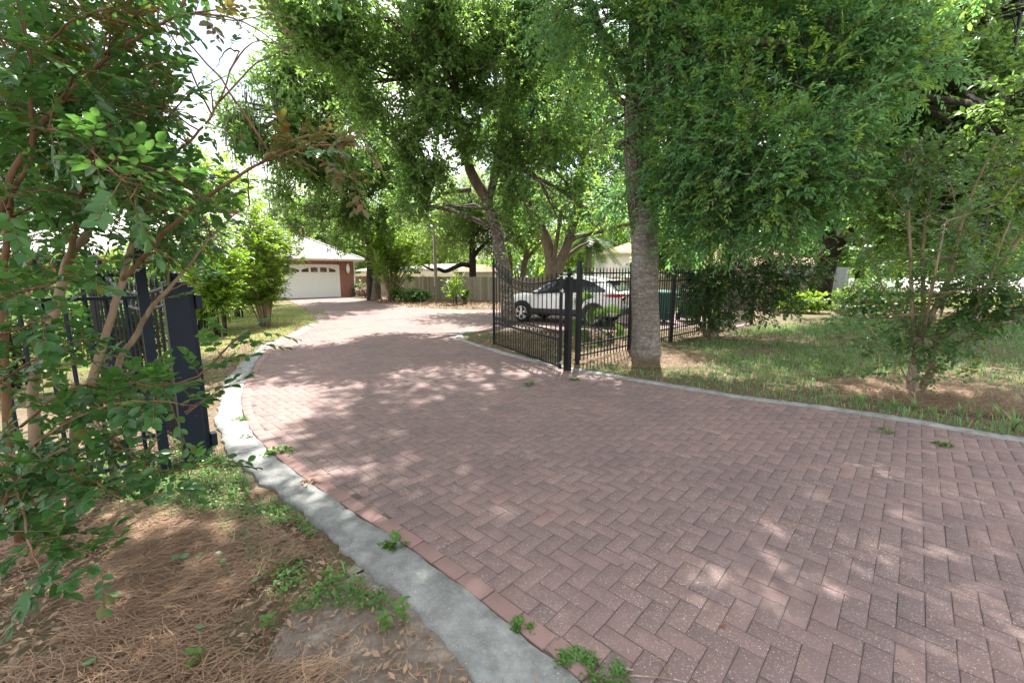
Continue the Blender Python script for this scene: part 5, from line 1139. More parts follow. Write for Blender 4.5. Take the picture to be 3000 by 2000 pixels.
# --- shrubs between the left gate and the house
def fan_shrub(label, bx, by, Ytop, h, w, leafm, bark, nst=16, dens=26, size=.075, L=.26, seed=1, name='crepe_myrtle', group=None, r0=.02, start=.3, lean=0):
    r = np.random.default_rng(seed); root = thing(name, label, 'shrub', (0, 0, 0), group); b = G(bx, by); defs = []
    for i in range(nst):
        a = r.uniform(0, 2 * math.pi); s = r.uniform(.15, 1) * w / 2; hh = h * r.uniform(.6, 1.0) * (1.12 - .35 * s / (w / 2)); p0 = b + np.array([math.cos(a) * .12, math.sin(a) * .12, -.03])
        q = b + np.array([math.cos(a) * s + lean, math.sin(a) * s, hh]); m = b + np.array([math.cos(a) * s * .35, math.sin(a) * s * .35, hh * .5]); defs.append(([p0, m, q], [r0, r0 * .7, r0 * .25]))
    P = stems(root, defs, bark, 6); side = []
    for Q in P:
        Q = np.array(Q)
        for k in range(3):
            i = r.integers(3, len(Q)); d = unit(r.normal(size=3) * np.array([1, 1, .4]) + (0, 0, .45)); l_ = r.uniform(.2, .5) * h * .3; side.append(([Q[i], Q[i] + d * l_ * .5, Q[i] + d * l_], [r0 * .3, r0 * .2, r0 * .1]))
    sb = stems(root, side, bark, 4, 'branch')
    leafy_stems(root, P + sb, bark, leafm, dens, L, 8, size, T_LANCE, 1.8, start, rad=.16, up=.5, twigr=.004)
    return root
gs = 'bushes in the front lawn'
fan_shrub('tall bright green crepe myrtle bush in front of the garage door', 778, 955, 0, 3.5, 2.8, M['leaf_bush'], M['bark_myrtle'], 26, 32, .085, seed=3, group=gs)
fan_shrub('slim darker bush with one thin stem right of the left gate post', 648, 985, 0, 3.1, 1.6, M['leaf_bush'], M['bark_dark'], 12, 32, .08, seed=4, group=gs)
fan_shrub('low leafy bush directly right of the left gate post', 595, 965, 0, 1.9, 1.8, M['leaf_bush'], M['bark_dark'], 12, 30, .08, seed=5, group=gs)
fan_shrub('green bush between the slim bush and the garage bush', 700, 930, 0, 2.1, 1.7, M['leaf_bush'], M['bark_dark'], 12, 28, .085, seed=6, group=gs)
fan_shrub('dark glossy shrub seen through the left gate bars', 385, 1120, 0, 1.75, 1.3, M['leaf_crepe_dark'], M['bark_dark'], 12, 30, .075, seed=7, group=gs)
fan_shrub('dark shrub behind the left fence pickets', 250, 1060, 0, 1.9, 1.6, M['leaf_crepe_dark'], M['bark_dark'], 9, 22, .075, seed=8, group=gs)
fan_shrub('shadowy shrub behind the left fence at the frame edge', 60, 1130, 0, 1.5, 1.4, M['leaf_crepe_dark'], M['bark_dark'], 9, 24, .07, seed=9, group=gs)
fan_shrub('leafy bush in front of the left wing of the brick house', 470, 925, 0, 3.0, 3.0, M['leaf_bush'], M['bark_dark'], 14, 16, .12, .35, seed=10, group=gs)
# --- back yard plants
fan_shrub('vase shaped crepe myrtle with bare pale stems by the back fence', 1146, 880, 0, 4.6, 4.8, M['leaf_bush'], M['bark_myrtle'], 22, 13, .15, .45, seed=12, group='crepe myrtles along the drive', r0=.055, start=.48)
def mound(label, x, y, w, h, leafm, seed, n=240, size=.10, name='shrub', stemb='bark_dark'):
    root = thing(name, label, 'shrub', (0, 0, 0), 'low shrubs along the back fence'); b = G(x, y)
    foliage(root, [(b + np.array([dx * w * .3, dy * w * .2, h * .5]), (w * .32, w * .28, h * .52), 1) for dx, dy in ((-1, 0), (0, .5), (1, 0), (0, -.5))], n, .22, 8, size, leafm, M[stemb], T_LANCE, 1.8, .004, gap=-.7, seed=seed)
    MB().tube([vz(b, -.03), vz(b, h * .45)], [.03, .02], 6).build('stem', M[stemb], root); return root
mound('dark round shrub at the garage corner', 1052, 868, .9, .9, M['leaf_crepe_dark'], 1); mound('brownish twiggy shrub next to the garage corner shrub', 1072, 872, .8, .7, M['dry'], 2, 160)
mound('small dark shrub left of the vase shaped myrtle', 1112, 876, .8, .55, M['leaf_crepe_dark'], 3); mound('yellow green low shrub right of the vase shaped myrtle', 1175, 880, 1.1, .6, M['leaf_bush'], 4, 300)
mound('wide low shrub nearest the lamp pole', 1215, 884, 1.6, .6, M['leaf_crepe_dark'], 5, 380); mound('small sunlit shrub by the lamp pole foot', 1237, 882, .7, .45, M['leaf_bush'], 6, 140)
fan_shrub('thin young shrub against the back fence right of the lamp pole', 1335, 892, 0, 1.9, 1.3, M['leaf_bush'], M['bark_dark'], 5, 12, .11, .3, seed=14, r0=.018, group='low shrubs along the back fence')
# palms
def frond(mb_pts, o, d, L, leafl, n, V, F, droop=.5, up=.5, base=.15):
    d = np.array(d, float); d /= np.linalg.norm(d); s = np.cross(d, (0, 0, 1)); s /= (np.linalg.norm(s) + 1e-6); pts = []
    for i in range(9):
        t = i / 8; pts.append(o + d * L * t + np.array([0, 0, -droop * L * t * t]))
    mb_pts.append(pts)
    for i in range(n):
        t = base + (1 - base) * i / n; k = t * 8; j = min(7, int(k)); p = pts[j] + (pts[j + 1] - pts[j]) * (k - j); tan = unit(pts[j + 1] - pts[j]); l_ = leafl * math.sin(math.pi * (.12 + .8 * t)) ** .6
        for sg in (-1, 1):
            e = unit(tan * .75 + s * sg * .8 + np.array([0, 0, up * .35])); q = p + e * l_ + np.array([0, 0, -.15 * l_]); w = tan * .012 * (1 + leafl * 1.5); m = (p + q) / 2 + np.array([0, 0, .02]); b0 = len(V); V += [p - w, p + w, m + w, m - w, q]; F += [(b0, b0 + 1, b0 + 2, b0 + 3), (b0 + 3, b0 + 2, b0 + 4)]
def sago(label, loc, n, L, leafl, mat, h=.3, seed=1, tr=.12, name='sago_palm', droop=.45, el=(.25, 1.1), bark='bark_plain'):
    r = np.random.default_rng(seed); root = thing(name, label, 'palm', (0, 0, 0)); loc = np.array(loc, float); V = []; F = []; pp = []
    for i in range(n):
        a = i * 2.39996 + r.uniform(-.2, .2); e = r.uniform(*el); frond(pp, loc + np.array([0, 0, h]), (math.cos(a) * math.cos(e), math.sin(a) * math.cos(e), math.sin(e)), L * r.uniform(.8, 1.1), leafl, 26, V, F, droop)
    MB().add(V, F).build('fronds', mat, root); mb = MB()
    for p in pp: mb.tube(p, [.014] * 4 + [.009] * 5, 4)
    mb.build('frond_stalks', mat, root); MB().tube([vz(loc, -.05), vz(loc, h * .5), vz(loc, h + .05)], [tr * 1.1, tr, tr * .9], 10).build('trunk', M[bark], root); return root
sago('small spiky sago palm at the foot of the back fence', G(1362, 890), 14, .85, .2, M['leaf_palm'], .15, 2, el=(.7, 1.3), droop=.25)
p = AT(1662, 800, 23.2); sago('bright green sago palm showing above the car roof', (p[0], p[1], 0), 26, 1.1, .3, M['leaf_palm'], 1.55, 3, .15)
p = AT(1723, 800, 26); sago('cabbage palm with a tall pale trunk behind the fence', (p[0], p[1], 0), 26, 1.9, .7, M['leaf_palm'], 3.5, 4, .19, 'palm_tree', .7, (-.5, 1.0), 'bark_myrtle_grey')
p = AT(1862, 800, 27); sago('silver grey palm with drooping fronds half behind the big oak trunk', (p[0], p[1], 0), 30, 1.8, .5, M['leaf_palm_grey'], 1.5, 5, .2, 'palm_tree', .6, (.0, 1.2))
# fan palmetto behind the iron fence
pm = thing('palmetto', 'fan leaved palmetto just behind the black fence', 'palm', (0, 0, 0)); b = np.array([2.30, 9.9, 0]); V = []; F = []; stalk = MB()
for (x, y, d, sz, tilt) in [(1712, 880, 9.5, .36, .2), (1785, 915, 9.6, .36, -.3), (1690, 955, 9.7, .30, .5), (1745, 925, 9.9, .34, 0), (1808, 965, 9.8, .28, -.6), (1760, 1000, 9.5, .22, -.2), (1720, 980, 10.2, .3, .4)]:
    c = A3(x, y, d); stalk.tube([vz(b, .15), (vz(b, .2) + c) / 2 + (0, 0, .12), c], [.012, .010, .008], 5); ax = unit(c - vz(b, .35)); s = unit(np.cross(ax, (0, 1, .3))); 
    for k in range(19):
        g = -1.9 + 3.8 * k / 18; e = ax * math.cos(g) + s * math.sin(g) + np.array([0, -.12, 0]); e = unit(e); l_ = sz * (1 - .12 * abs(g) / 1.9); w = np.cross(e, (0, 1, 0)); w = unit(w) * sz * .055; m = c + e * l_ * .55; q = c + e * l_ + np.array([0, 0, -.16 * sz]); b0 = len(V); V += [c - w * .1, c + w * .1, m + w, m - w, q]; F += [(b0, b0 + 1, b0 + 2, b0 + 3), (b0 + 3, b0 + 2, b0 + 4)]
MB().add(V, F).build('fan_leaves', M['leaf_palm'], pm); stalk.build('leaf_stalks', M['leaf_palm'], pm); MB().tube([vz(b, -.03), vz(b, .2)], [.09, .06], 8).build('trunk', M['bark_plain'], pm)
# --- big evergreen shrub on the fence line
hs = thing('evergreen_shrub', 'dense glossy evergreen with several pale stems growing through the black fence', 'shrub', (0, 0, 0)); Y = 11.0
hb = np.array([A(2088, 985, Y)[0], Y, 0])
defs = [([vz(hb, -.05), A(2085, 940, Y), A(2070, 890, Y), A(2080, 800, Y), A(2083, 700, Y), A(2078, 600, Y)], [.11, .085, .07, .055, .045, .02]), ([vz(hb + (.12, .1, 0), -.05), A(2100, 930, Y), A(2105, 880, Y), A(2132, 780, Y), A(2138, 690, Y), A(2150, 600, Y)], [.09, .07, .06, .05, .04, .02]),
        ([vz(hb + (.05, 0, 0), -.05), A(2120, 930, Y), A(2180, 880, Y - .3), A(2260, 840, Y - .6)], [.05, .04, .03, .015]), ([vz(hb + (-.1, 0, 0), -.05), A(2040, 930, Y), A(2010, 880, Y)], [.05, .035, .015])]
stems(hs, defs, M['bark_myrtle_grey'], 10, 'trunk')
cl = [(A(x, y, d), r, w) for x, y, d, r, w in [(2030, 800, 10.8, .36, 1), (2090, 830, 10.6, .42, 1), (2170, 800, 10.6, .45, 1), (2250, 830, 10.4, .42, 1), (2330, 790, 10.3, .4, .9), (2030, 880, 10.8, .34, 1), (2110, 900, 10.5, .36, .8), (2200, 890, 10.6, .34, .9), (2290, 880, 10.3, .34, .8), (2060, 950, 10.8, .3, .9), (2130, 960, 10.9, .26, .6), (2380, 800, 10.2, .26, .7), (2260, 740, 10.6, .42, .9), (2180, 720, 10.8, .4, .8), (2100, 740, 10.9, .38, .7), (2400, 760, 10.4, .22, .6), (2240, 920, 10.2, .2, .6), (2020, 740, 11, .3, .5)]]
foliage(hs, cl, 1750, .26, 9, .075, M['leaf_holly'], M['bark_dark'], T_LANCE, 1.7, .004, gap=-.4, nf=1.7, seed=11.0, droop=.1)
def groundbush(label, x, y, w, h, leafm, seed, n, size, Y=None):
    b = G(x, y); root = thing('shrub', label, 'shrub', (0, 0, 0), 'undergrowth by the dark leaning oak')
    foliage(root, [(b + np.array([dx * w * .33, dy * w * .25, h * .45]), (w * .3, w * .26, h * .5), 1) for dx, dy in ((-1, 0), (0, .6), (1, 0), (0, -.6))], n, .25, 8, size, leafm, M['bark_dark'], T_LANCE, 1.7, .004, gap=-.7, seed=seed); return root
groundbush('light green bush left of the dark leaning trunk', 2345, 915, 1.7, .85, M['leaf_bush'], 21, 330, .11)
groundbush('sunlit yellow green bush right of the dark leaning trunk', 2480, 905, 1.9, .8, M['leaf_bush'], 22, 330, .11)
groundbush('dark spreading bush left of the stake', 2560, 925, 2.6, 1.0, M['leaf_holly'], 23, 520, .10)
groundbush('bluish dark bush between the leaning oak and the stake', 2540, 880, 2.6, 1.3, M['leaf_holly'], 24, 480, .12)
# ------------------------------------------------------------------ litter, grass, weeds
def area(poly, n):
    p = np.array(poly)[:, :2]; lo, hi = p.min(0), p.max(0); out = []
    tot = 0
    while tot < n:
        q = RNG.uniform(lo, hi, (n, 2)); q = q[in_poly(q, p)]; out.append(q); tot += len(q)
    q = np.concatenate(out)[:n]; return np.concatenate([q, np.zeros((len(q), 1))], 1)
RA = np.array(R_ED)[:, :2]
def off_drive(P, m=.02): return ~in_poly(P, dp)
left_poly = [p for p in (G(1330 * K, 2010), G(1090 * K, 2000), G(980 * K, 1860), G(900 * K, 1760), G(800 * K, 1672), G(745 * K, 1580), G(690 * K, 1518), G(600 * K, 1440), G(540 * K, 1378), G(500 * K, 1312))] + [np.array([-3.6, 4.4, 0]), np.array([-4.6, 3.6, 0]), np.array([-3.4, 1.2, 0]), np.array([-.6, .8, 0])]
def near_kerb_mask(P, lo, hi):
    d = dist_line(P[:, :2], LA); return (d > lo) & (d < hi)
# pine needles
def needles(name, P, L, mat, label, ang, spread, lift=.012):
    n = len(P); a = ang + RNG.normal(0, spread, n); d = np.stack([np.cos(a), np.sin(a), RNG.normal(.02, .10, n)], 1); ln = L * RNG.uniform(.5, 1.3, n); s = np.stack([-np.sin(a), np.cos(a), np.zeros(n)], 1)
    cv = RNG.normal(0, .16, n)[:, None] * s; P = P.copy(); P[:, 2] += RNG.uniform(.0, lift, n); V = np.zeros((n, 8, 3)); w = .0014
    for k, t in enumerate((0, .35, .7, 1.0)):
        c = P + d * (ln * (t - .5))[:, None] + cv * (ln * (4 * t * (1 - t)))[:, None]; c[:, 2] = np.maximum(c[:, 2], .001) + .004 * math.sin(3.14 * t); ww = w * (1 if k < 3 else .4)
        V[:, k * 2] = c - s * ww; V[:, k * 2 + 1] = c + s * ww
    f = np.array([0, 1, 3, 2, 2, 3, 5, 4, 4, 5, 7, 6]); loops = (np.arange(n)[:, None] * 8 + f[None]).ravel()
    o = np_mesh(name, V.reshape(-1, 3), loops, np.arange(n * 3) * 4, None, mat); return tag(o, label, 'pine straw', kind='stuff')
P = area([G(0, 2010), G(0, 1560), G(300, 1480), G(760, 1530), G(900, 1640), G(820, 1760), G(1000, 2010)], 13000); P = P[(pnoise(P, 4.2, 7.0) > -.16) & (dist_line(P[:, :2], LA) > .40)]
ctr = pnoise(P, 2.0, 3.0) * .6
needles('pine_straw', P, .17, M['needles'], 'thick rust brown pine straw under the foreground myrtle', .55 + ctr, .7, .05)
P = area(left_poly, 9000); P = P[(dist_line(P[:, :2], LA) > .25) & off_drive(P)]
needles('pine_straw', P, .055, M['needles'], 'short broken pine needles and bark crumbs on the left bed', RNG.uniform(0, 3.1, len(P)), .4, .008)
def ring_pts(c, r0, r1, n): 
    a = RNG.uniform(0, 6.283, n); r = np.sqrt(RNG.uniform(r0 ** 2, r1 ** 2, n)); return np.stack([c[0] + np.cos(a) * r * 1.25, c[1] + np.sin(a) * r, np.zeros(n)], 1)
ob = G(1895, 1046); P = ring_pts(ob, .25, 1.05, 7000); P[:, 2] = .05 * np.clip(1 - np.linalg.norm(P[:, :2] - ob[:2], axis=1), 0, 1)
needles('pine_straw', P[off_drive(P)], .16, M['needles'], 'ring of pine straw round the big oak trunk', RNG.uniform(0, 3.1, off_drive(P).sum()), .4, .04)
mbp = np.array([A3(2672, 1150, 5.75)[0], 5.75, 0]); P = ring_pts(mbp + np.array([.25, -.1, 0]), 0, .95, 9000); k = off_drive(P)
needles('pine_straw', P[k], .16, M['needles'], 'pine straw bed round the right hand crepe myrtle', RNG.uniform(-.6, .9, k.sum()), .4, .05)
P = area([np.array(q + (0,)) for q in ((4.2, 10.2), (6.5, 12.0), (9.0, 14.2), (11, 14.5), (9.5, 11.2), (6.6, 9.4))], 5000)
needles('pine_straw', P, .2, M['needles'], 'pine straw strip below the evergreen shrub at the fence', RNG.uniform(-.3, 1.5, len(P)), .4, .04)
# dead leaves
def litter(name, P, size, label, mat='dry', T=T_DRY):
    n = len(P); D = rsph(n); D[:, 2] *= .25; N = np.stack([RNG.normal(0, .35, n), RNG.normal(0, .35, n), np.ones(n)], 1); P = P.copy(); P[:, 2] += RNG.uniform(.002, .016, n)
    o = leaves(name, P, D, N, size * RNG.uniform(.25, 1.0, n) ** 1.3 * 1.35, M[mat], None, T, RNG.uniform(.8, 1.3, n)); return tag(o, label, 'dead leaves', kind='stuff')
P = area(left_poly, 8500); P = P[(dist_line(P[:, :2], LA) > .22) & off_drive(P)]
SP = [(-.85, 2.30), (-.50, 2.02), (-.12, 1.66), (.25, 1.0), (-.3, .8), (-.85, 1.2), (-1.05, 1.75)]; P = P[~in_poly(P, SP) | (RNG.random(len(P)) < .6)]
litter('fallen_leaves', P, .040, 'tan and brown dead leaves scattered over the left bed')
right_poly = [np.array([9.2, 1.3, 0]), np.array([12.5, 4, 0]), np.array([16, 14, 0]), np.array([12, 15.5, 0]), np.array([7.5, 12.9, 0]), np.array([1.3, 7.2, 0]), np.array([.9, 6.9, 0]), np.array([2.4, 5.6, 0]), np.array([4.0, 4.6, 0]), np.array([6, 3.2, 0])]
P = area(right_poly, 30000); P = P[off_drive(P) & (dist_line(P[:, :2], RA) > .10)]; P = P[RNG.random(len(P)) < np.clip(1.4 - P[:, 1] / 12, .25, 1)]
litter('fallen_leaves', P, .045, 'tan dead leaves scattered through the right lawn')
isl = [np.array(q + (0,)) for q in ((-1.2, 10.6), (-.6, 9.2), (.2, 8.0), (.9, 7.2), (1.5, 7.7), (4.6, 10.6), (7.5, 13.2), (4.4, 12.5), (2.2, 11.8), (.4, 12.4), (-.8, 11.6))]
P = area(isl, 6500); P = P[dist_line(P[:, :2], RA) > .17]
litter('fallen_leaves', P, .06, 'dead leaves covering the bed behind the open right gate')
P = area([np.array(q + (0,)) for q in ((-11.5, 31), (-5.5, 27.5), (-1, 25), (1.6, 23.6), (1.3, 18.9), (-1.2, 19.3), (-4.6, 20.3), (-7.4, 23.5), (-10.3, 30))], 7000)
litter('fallen_leaves', P, .12, 'straw and dead leaves in the bed along the back fence')
P = area([np.array(q + (0,)) for q in ((-3.4, 4.6), (-4.6, 7.2), (-6.6, 14.2), (-8, 14), (-7.4, 9.5), (-5.4, 6.4), (-4.4, 4.8))], 4500)
litter('fallen_leaves', P, .05, 'dead leaves on the verge along the left kerb beyond the post')
P = area([p for p in drive_poly if p[1] < 16], 420); P[:, 2] += .004
litter('fallen_leaves', P, .038, 'a few small dead leaves and seeds lying on the bricks')
P = area(left_poly + [np.array([.4, 1.2, 0])], 9000); dk = dist_line(P[:, :2], LA); P = P[(dk > .09) & (dk < .30) & off_drive(P)]; P = P[RNG.random(len(P)) < np.clip(.25 + 1.2 * pnoise(P, 5.0, 3.0), 0, .9) * np.clip((dist_line(P[:, :2], LA) - .06) / .22, 0, 1)]; P[:, 2] += .016
needles('pine_straw', P, .045, M['needles'], 'brown crumbs of straw spilling over the outer edge of the left kerb', RNG.uniform(0, 3.1, len(P)), .4, .004)
# grass
def blades(name, P, h, w, mat, label, cat='grass', bend=.5):
    n = len(P); a = RNG.uniform(0, 6.283, n); d = np.stack([np.cos(a), np.sin(a), np.zeros(n)], 1); s = np.stack([-np.sin(a), np.cos(a), np.zeros(n)], 1); H = h * RNG.uniform(.4, 1.25, n); b = bend * RNG.uniform(.2, 1.5, n); V = np.zeros((n, 7, 3)); W = w * RNG.uniform(.7, 1.3, n)
    for k, (t, ww) in enumerate(((0, .7), (.4, 1), (.75, .8))):
        c = P + d * (H * b * t * t)[:, None]; c[:, 2] += H * t * (1 - .25 * b * t); V[:, 2 * k] = c - s * (W * ww)[:, None]; V[:, 2 * k + 1] = c + s * (W * ww)[:, None]
    c = P + d * (H * b)[:, None]; c[:, 2] += H * (1 - .3 * b); V[:, 6] = c
    f = np.array([0, 1, 3, 2, 2, 3, 5, 4, 4, 5, 6]); loops = (np.arange(n)[:, None] * 7 + f[None]).ravel(); tot = np.tile([4, 4, 3], n); st = np.concatenate([[0], np.cumsum(tot)[:-1]])
    o = np_mesh(name, V.reshape(-1, 3), loops, st, None, mat); return tag(o, label, cat, kind='stuff')
P = area(right_poly, 70000); P = P[off_drive(P) & (dist_line(P[:, :2], RA) > .14)]
m_ = pnoise(P, 1.3, 1.0) + .35 * pnoise(P, 4.0, 2.0); pr = np.clip(.42 + .75 * m_, .05, .95)
band = np.exp(-((P[:, 0] - 4.4) / 2.0) ** 2 - ((P[:, 1] - 7.4) / 1.1) ** 2); pr = np.clip(pr + band * .5, 0, 1)
pr *= np.clip((np.linalg.norm((P - mbp)[:, :2] * [.8, 1], axis=1) - .55) / .5, .06, 1) * np.clip((np.linalg.norm((P - ob)[:, :2], axis=1) - 1.0) / .5, .03, 1)
P = P[RNG.random(len(P)) < pr]
near = P[:, 1] < 9.5
blades('grass', P[near], .095, .0048, M['grass'], 'patchy blue green grass blades over the right lawn'); blades('grass', P[~near], .11, .008, M['grass'], 'thin grass further back on the right lawn')
P = area([np.array(q + (0,)) for q in ((-6.3, 13.6), (-5.2, 8.6), (-4.3, 6.6), (-5.4, 5.6), (-9, 6.4), (-13, 9), (-14, 18), (-9, 20), (-7.2, 17))], 16000); pr = np.clip(.55 + .5 * pnoise(P, 1.2, 8.0), .1, 1); P = P[RNG.random(len(P)) < pr]
blades('grass', P, .07, .006, M['grass_sun'], 'short sunny grass between the left gate and the garage')
P = area([np.array(q + (0,)) for q in ((14, 17), (24, 21.5), (37, 23), (37, 46), (24, 40), (16, 24))], 15000); blades('grass', P, .14, .016, M['grass_sun'], 'sunny grass beside the far right road')
# ground cover left
P = area(left_poly, 15000); d = dist_line(P[:, :2], LA); g = pnoise(P, 3.0, 4.0); py = P[:, 1]
keep = off_drive(P) & (d > .24) & (((d < .66) & (pnoise(P, 8.0, 2.0) > -.12) & (py > 1.85)) | ((py > 2.6) & (g > -.05)) | ((d < .5) & (g > .42)) | (g > .80)); P = P[keep]
m3 = np.repeat(P, 3, axis=0) + np.concatenate([RNG.normal(0, .010, (len(P) * 3, 2)), RNG.uniform(.01, .045, (len(P) * 3, 1))], 1); n = len(m3); D = rsph(n); D[:, 2] *= .3
o = leaves('ground_cover', m3, D, np.stack([RNG.normal(0, .3, n), RNG.normal(0, .3, n), np.ones(n)], 1), RNG.uniform(.010, .026, n), M['clover'], None, T_OVAL, 1.3); tag(o, 'small green clover like weeds between left kerb and foreground myrtle', 'ground cover', kind='stuff')
P = P[RNG.random(len(P)) < .25]; blades('weed_grass', P, .09, .0028, M['grass'], 'thin weed grass in the left bed')
P = area(isl, 900); P = P[(dist_line(P[:, :2], RA) > .2) & (P[:, 1] < 11)]; blades('weed_grass', P, .09, .004, M['clover'], 'thin green weeds in the bed behind the right gate')
# moss and weeds in the joints
def weed(label, x, y, r, n, size, mat='clover', h=.03, T=T_OVAL, name='weed'):
    b = G(x, y); m = n; a = RNG.choice(RNG.uniform(0, 6.283, 7), m) + RNG.normal(0, .28, m); q = r * 1.25 * np.sqrt(RNG.random(m)) * RNG.uniform(.55, 1.15, m); P = np.stack([b[0] + np.cos(a) * q, b[1] + np.sin(a) * q, .004 + RNG.random(m) * h * np.clip(1 - (q / r) ** 2 * .6, .1, 1)], 1); D = np.stack([np.cos(a), np.sin(a), RNG.uniform(.1, .8, m)], 1) + RNG.normal(0, .3, (m, 3))
    o = leaves(name, P, D, np.stack([RNG.normal(0, .3, m), RNG.normal(0, .3, m), np.ones(m)], 1), size * RNG.uniform(.6, 1.2, m), M[mat], None, T, 1.1); return tag(o, label, 'weed', 'weeds growing at the brick edges')
weed('leafy green weed rosette on the left kerb edge in mid drive', 1162, 1596, .05, 30, .055, h=.05)
weed('mossy green tuft at the brick edge near the bottom of the picture', 1530, 1838, .045, 240, .014)
weed('mossy clump at the very bottom edge of the bricks', 1690, 1950, .075, 420, .014); weed('long moss patch running off the bottom edge', 1780, 1990, .08, 420, .014)
weed('wide weed tuft on the bricks near the left gate post', 815, 1328, .10, 130, .035); weed('small weed on the bricks right of the left kerb bend', 703, 1232, .06, 50, .035)
weed('reddish weed at the kerb edge below the post', 905, 1422, .06, 50, .03, 'dry'); weed('tiny tuft on the bricks by the right kerb', 2763, 1303, .05, 70, .03); weed('small weed along the right kerb below the myrtle', 2590, 1263, .06, 50, .03)
weed('tiny weed out on the bricks in front of the right gate', 1552, 1128, .06, 40, .04); weed('small weed against the kerb beneath the big oak', 1685, 1115, .06, 50, .035); weed('weed tuft on the bricks at the left kerb tip', 720, 1285, .05, 40, .03)
def stalk_weed(label, x, y, h, nl, size, seed):
    r = np.random.default_rng(seed); b = G(x, y); root = thing('weed', label, 'weed', (0, 0, 0), 'weeds in the left bed'); MB().tube([vz(b, -.01), vz(b, h * .6) + (.01, 0, 0), vz(b, h)], [.003, .002, .0015], 5).build('stem', M['clover'], root)
    a = np.arange(nl) * 2.4; P = np.stack([np.full(nl, b[0]), np.full(nl, b[1]), np.linspace(.25, 1, nl) * h], 1); D = np.stack([np.cos(a), np.sin(a), np.full(nl, .25)], 1); leaves('leaves', P, D, np.tile([0, 0, 1.0], (nl, 1)), size * r.uniform(.7, 1.2, nl), M['clover'], root, T_OVAL, 1.0)
stalk_weed('upright weed with pointed leaves at the kerb near the bottom', 1180, 1830, .13, 9, .045, 1); stalk_weed('low leafy weed left of the upright kerb weed', 1130, 1845, .08, 8, .05, 2); stalk_weed('bright small weed on the bare sand', 785, 1840, .07, 6, .05, 3); stalk_weed('small two leaved weed near the bottom left', 580, 1950, .08, 6, .05, 4)
def penny(label, x, y, r, h=.05):
    b = G(x, y); root = thing('pennywort', label, 'weed', (0, 0, 0), 'pennyworts in the pine straw'); c = vz(b, h) + np.array([RNG.normal(0, .01), RNG.normal(0, .01), 0]); MB().tube([vz(b, -.01), c], [.0016, .0014], 5).build('stem', M['clover'], root); V = [tuple(c)]; n = 22
    tx, ty = RNG.normal(0, .25, 2)
    for i in range(n):
        g = .15 + 6.0 * i / (n - 1); rr = r * (1 + .06 * math.cos(g * 9)); x_, y_ = math.cos(g) * rr, math.sin(g) * rr; V.append((c[0] + x_, c[1] + y_, c[2] + x_ * tx + y_ * ty + .15 * rr))
    MB().add(V, [(0, i, i + 1) for i in range(1, n)]).build('leaf', M['penny'], root, smooth=True)
for lab, x, y, r in [('largest round leaf in the straw at the far left', 340, 1772, .030), ('round leaf beside the largest left leaf', 308, 1752, .021), ('round leaf on its own below the myrtle tips', 517, 1660, .020), ('round leaf overlapping its neighbour in the mid straw', 553, 1648, .022), ('small round leaf right of the overlapping pair', 584, 1647, .014), ('round leaf left of the triple group near the sand', 630, 1652, .017), ('pale round leaf at the top of the triple group', 662, 1660, .016), ('bright yellowish round leaf in the triple group', 652, 1678, .016), ('round leaf lowest in the triple group', 668, 1700, .016), ('small round leaf beside the sand patch', 756, 1722, .014), ('round leaf at the sand patch edge', 803, 1735, .015), ('single round leaf in the lower middle straw', 592, 1865, .016), ('round leaf close to the bottom edge', 276, 1970, .022), ('round leaf near the reddish kerb litter', 1105, 1815, .016)]: penny(lab, x, y, r)
def strap_plant(label, x, y, n, h, seed):
    r = np.random.default_rng(seed); b = G(x, y); root = thing('strap_leaf_plant', label, 'plant', (0, 0, 0), 'strap leaved plants in the lawn'); V = []; F = []
    for i in range(n):
        a = r.uniform(0, 6.28); d = np.array([math.cos(a), math.sin(a), 0]); s = np.array([-d[1], d[0], 0]); H = h * r.uniform(.6, 1.1); bd = r.uniform(.2, .8); w = .011; b0 = len(V)
        for t in (0, .3, .6, .85, 1):
            c = b + d * H * bd * t * t + np.array([0, 0, H * t * (1 - .35 * bd * t)]); ww = w * (1 - t ** 3) + .0005; V += [c - s * ww, c + s * ww]
        F += [(b0 + 2 * k, b0 + 2 * k + 1, b0 + 2 * k + 3, b0 + 2 * k + 2) for k in range(4)]
    MB().add(V, F).build('leaves', M['grass'], root, smooth=True)
for i, (lab, x, y) in enumerate([('strap leaved plant in front of the right myrtle bed', 2620, 1200), ('strap leaved plant right of the first one in the bed', 2680, 1200), ('pale strap leaved plant drooping over the straw', 2735, 1215), ('strap leaved plant with long bent leaves right of the myrtle', 2810, 1215), ('tall strap leaved plant at the right edge of the lawn', 2968, 1262), ('strap leaved plant beside the tall edge plant', 2925, 1225), ('strap leaved plant left of the myrtle bed', 2520, 1190), ('small strap leaved plant left of the edge plants', 2860, 1235)]): strap_plant(lab, x, y, 7 if i != 4 else 12, .2 if i != 4 else .26, 90 + i)
def stick(label, pts, r):
    P = [G(x, y, .008) for x, y in pts]; P = [p + np.array([0, 0, .004 * (i % 2)]) for i, p in enumerate(P)]; o = MB().tube(smooth_line(P, 3), r, 5).build('twig', M['bark_myrtle_grey'], None, smooth=True); tag(o, label, 'twig', 'twigs on the ground')
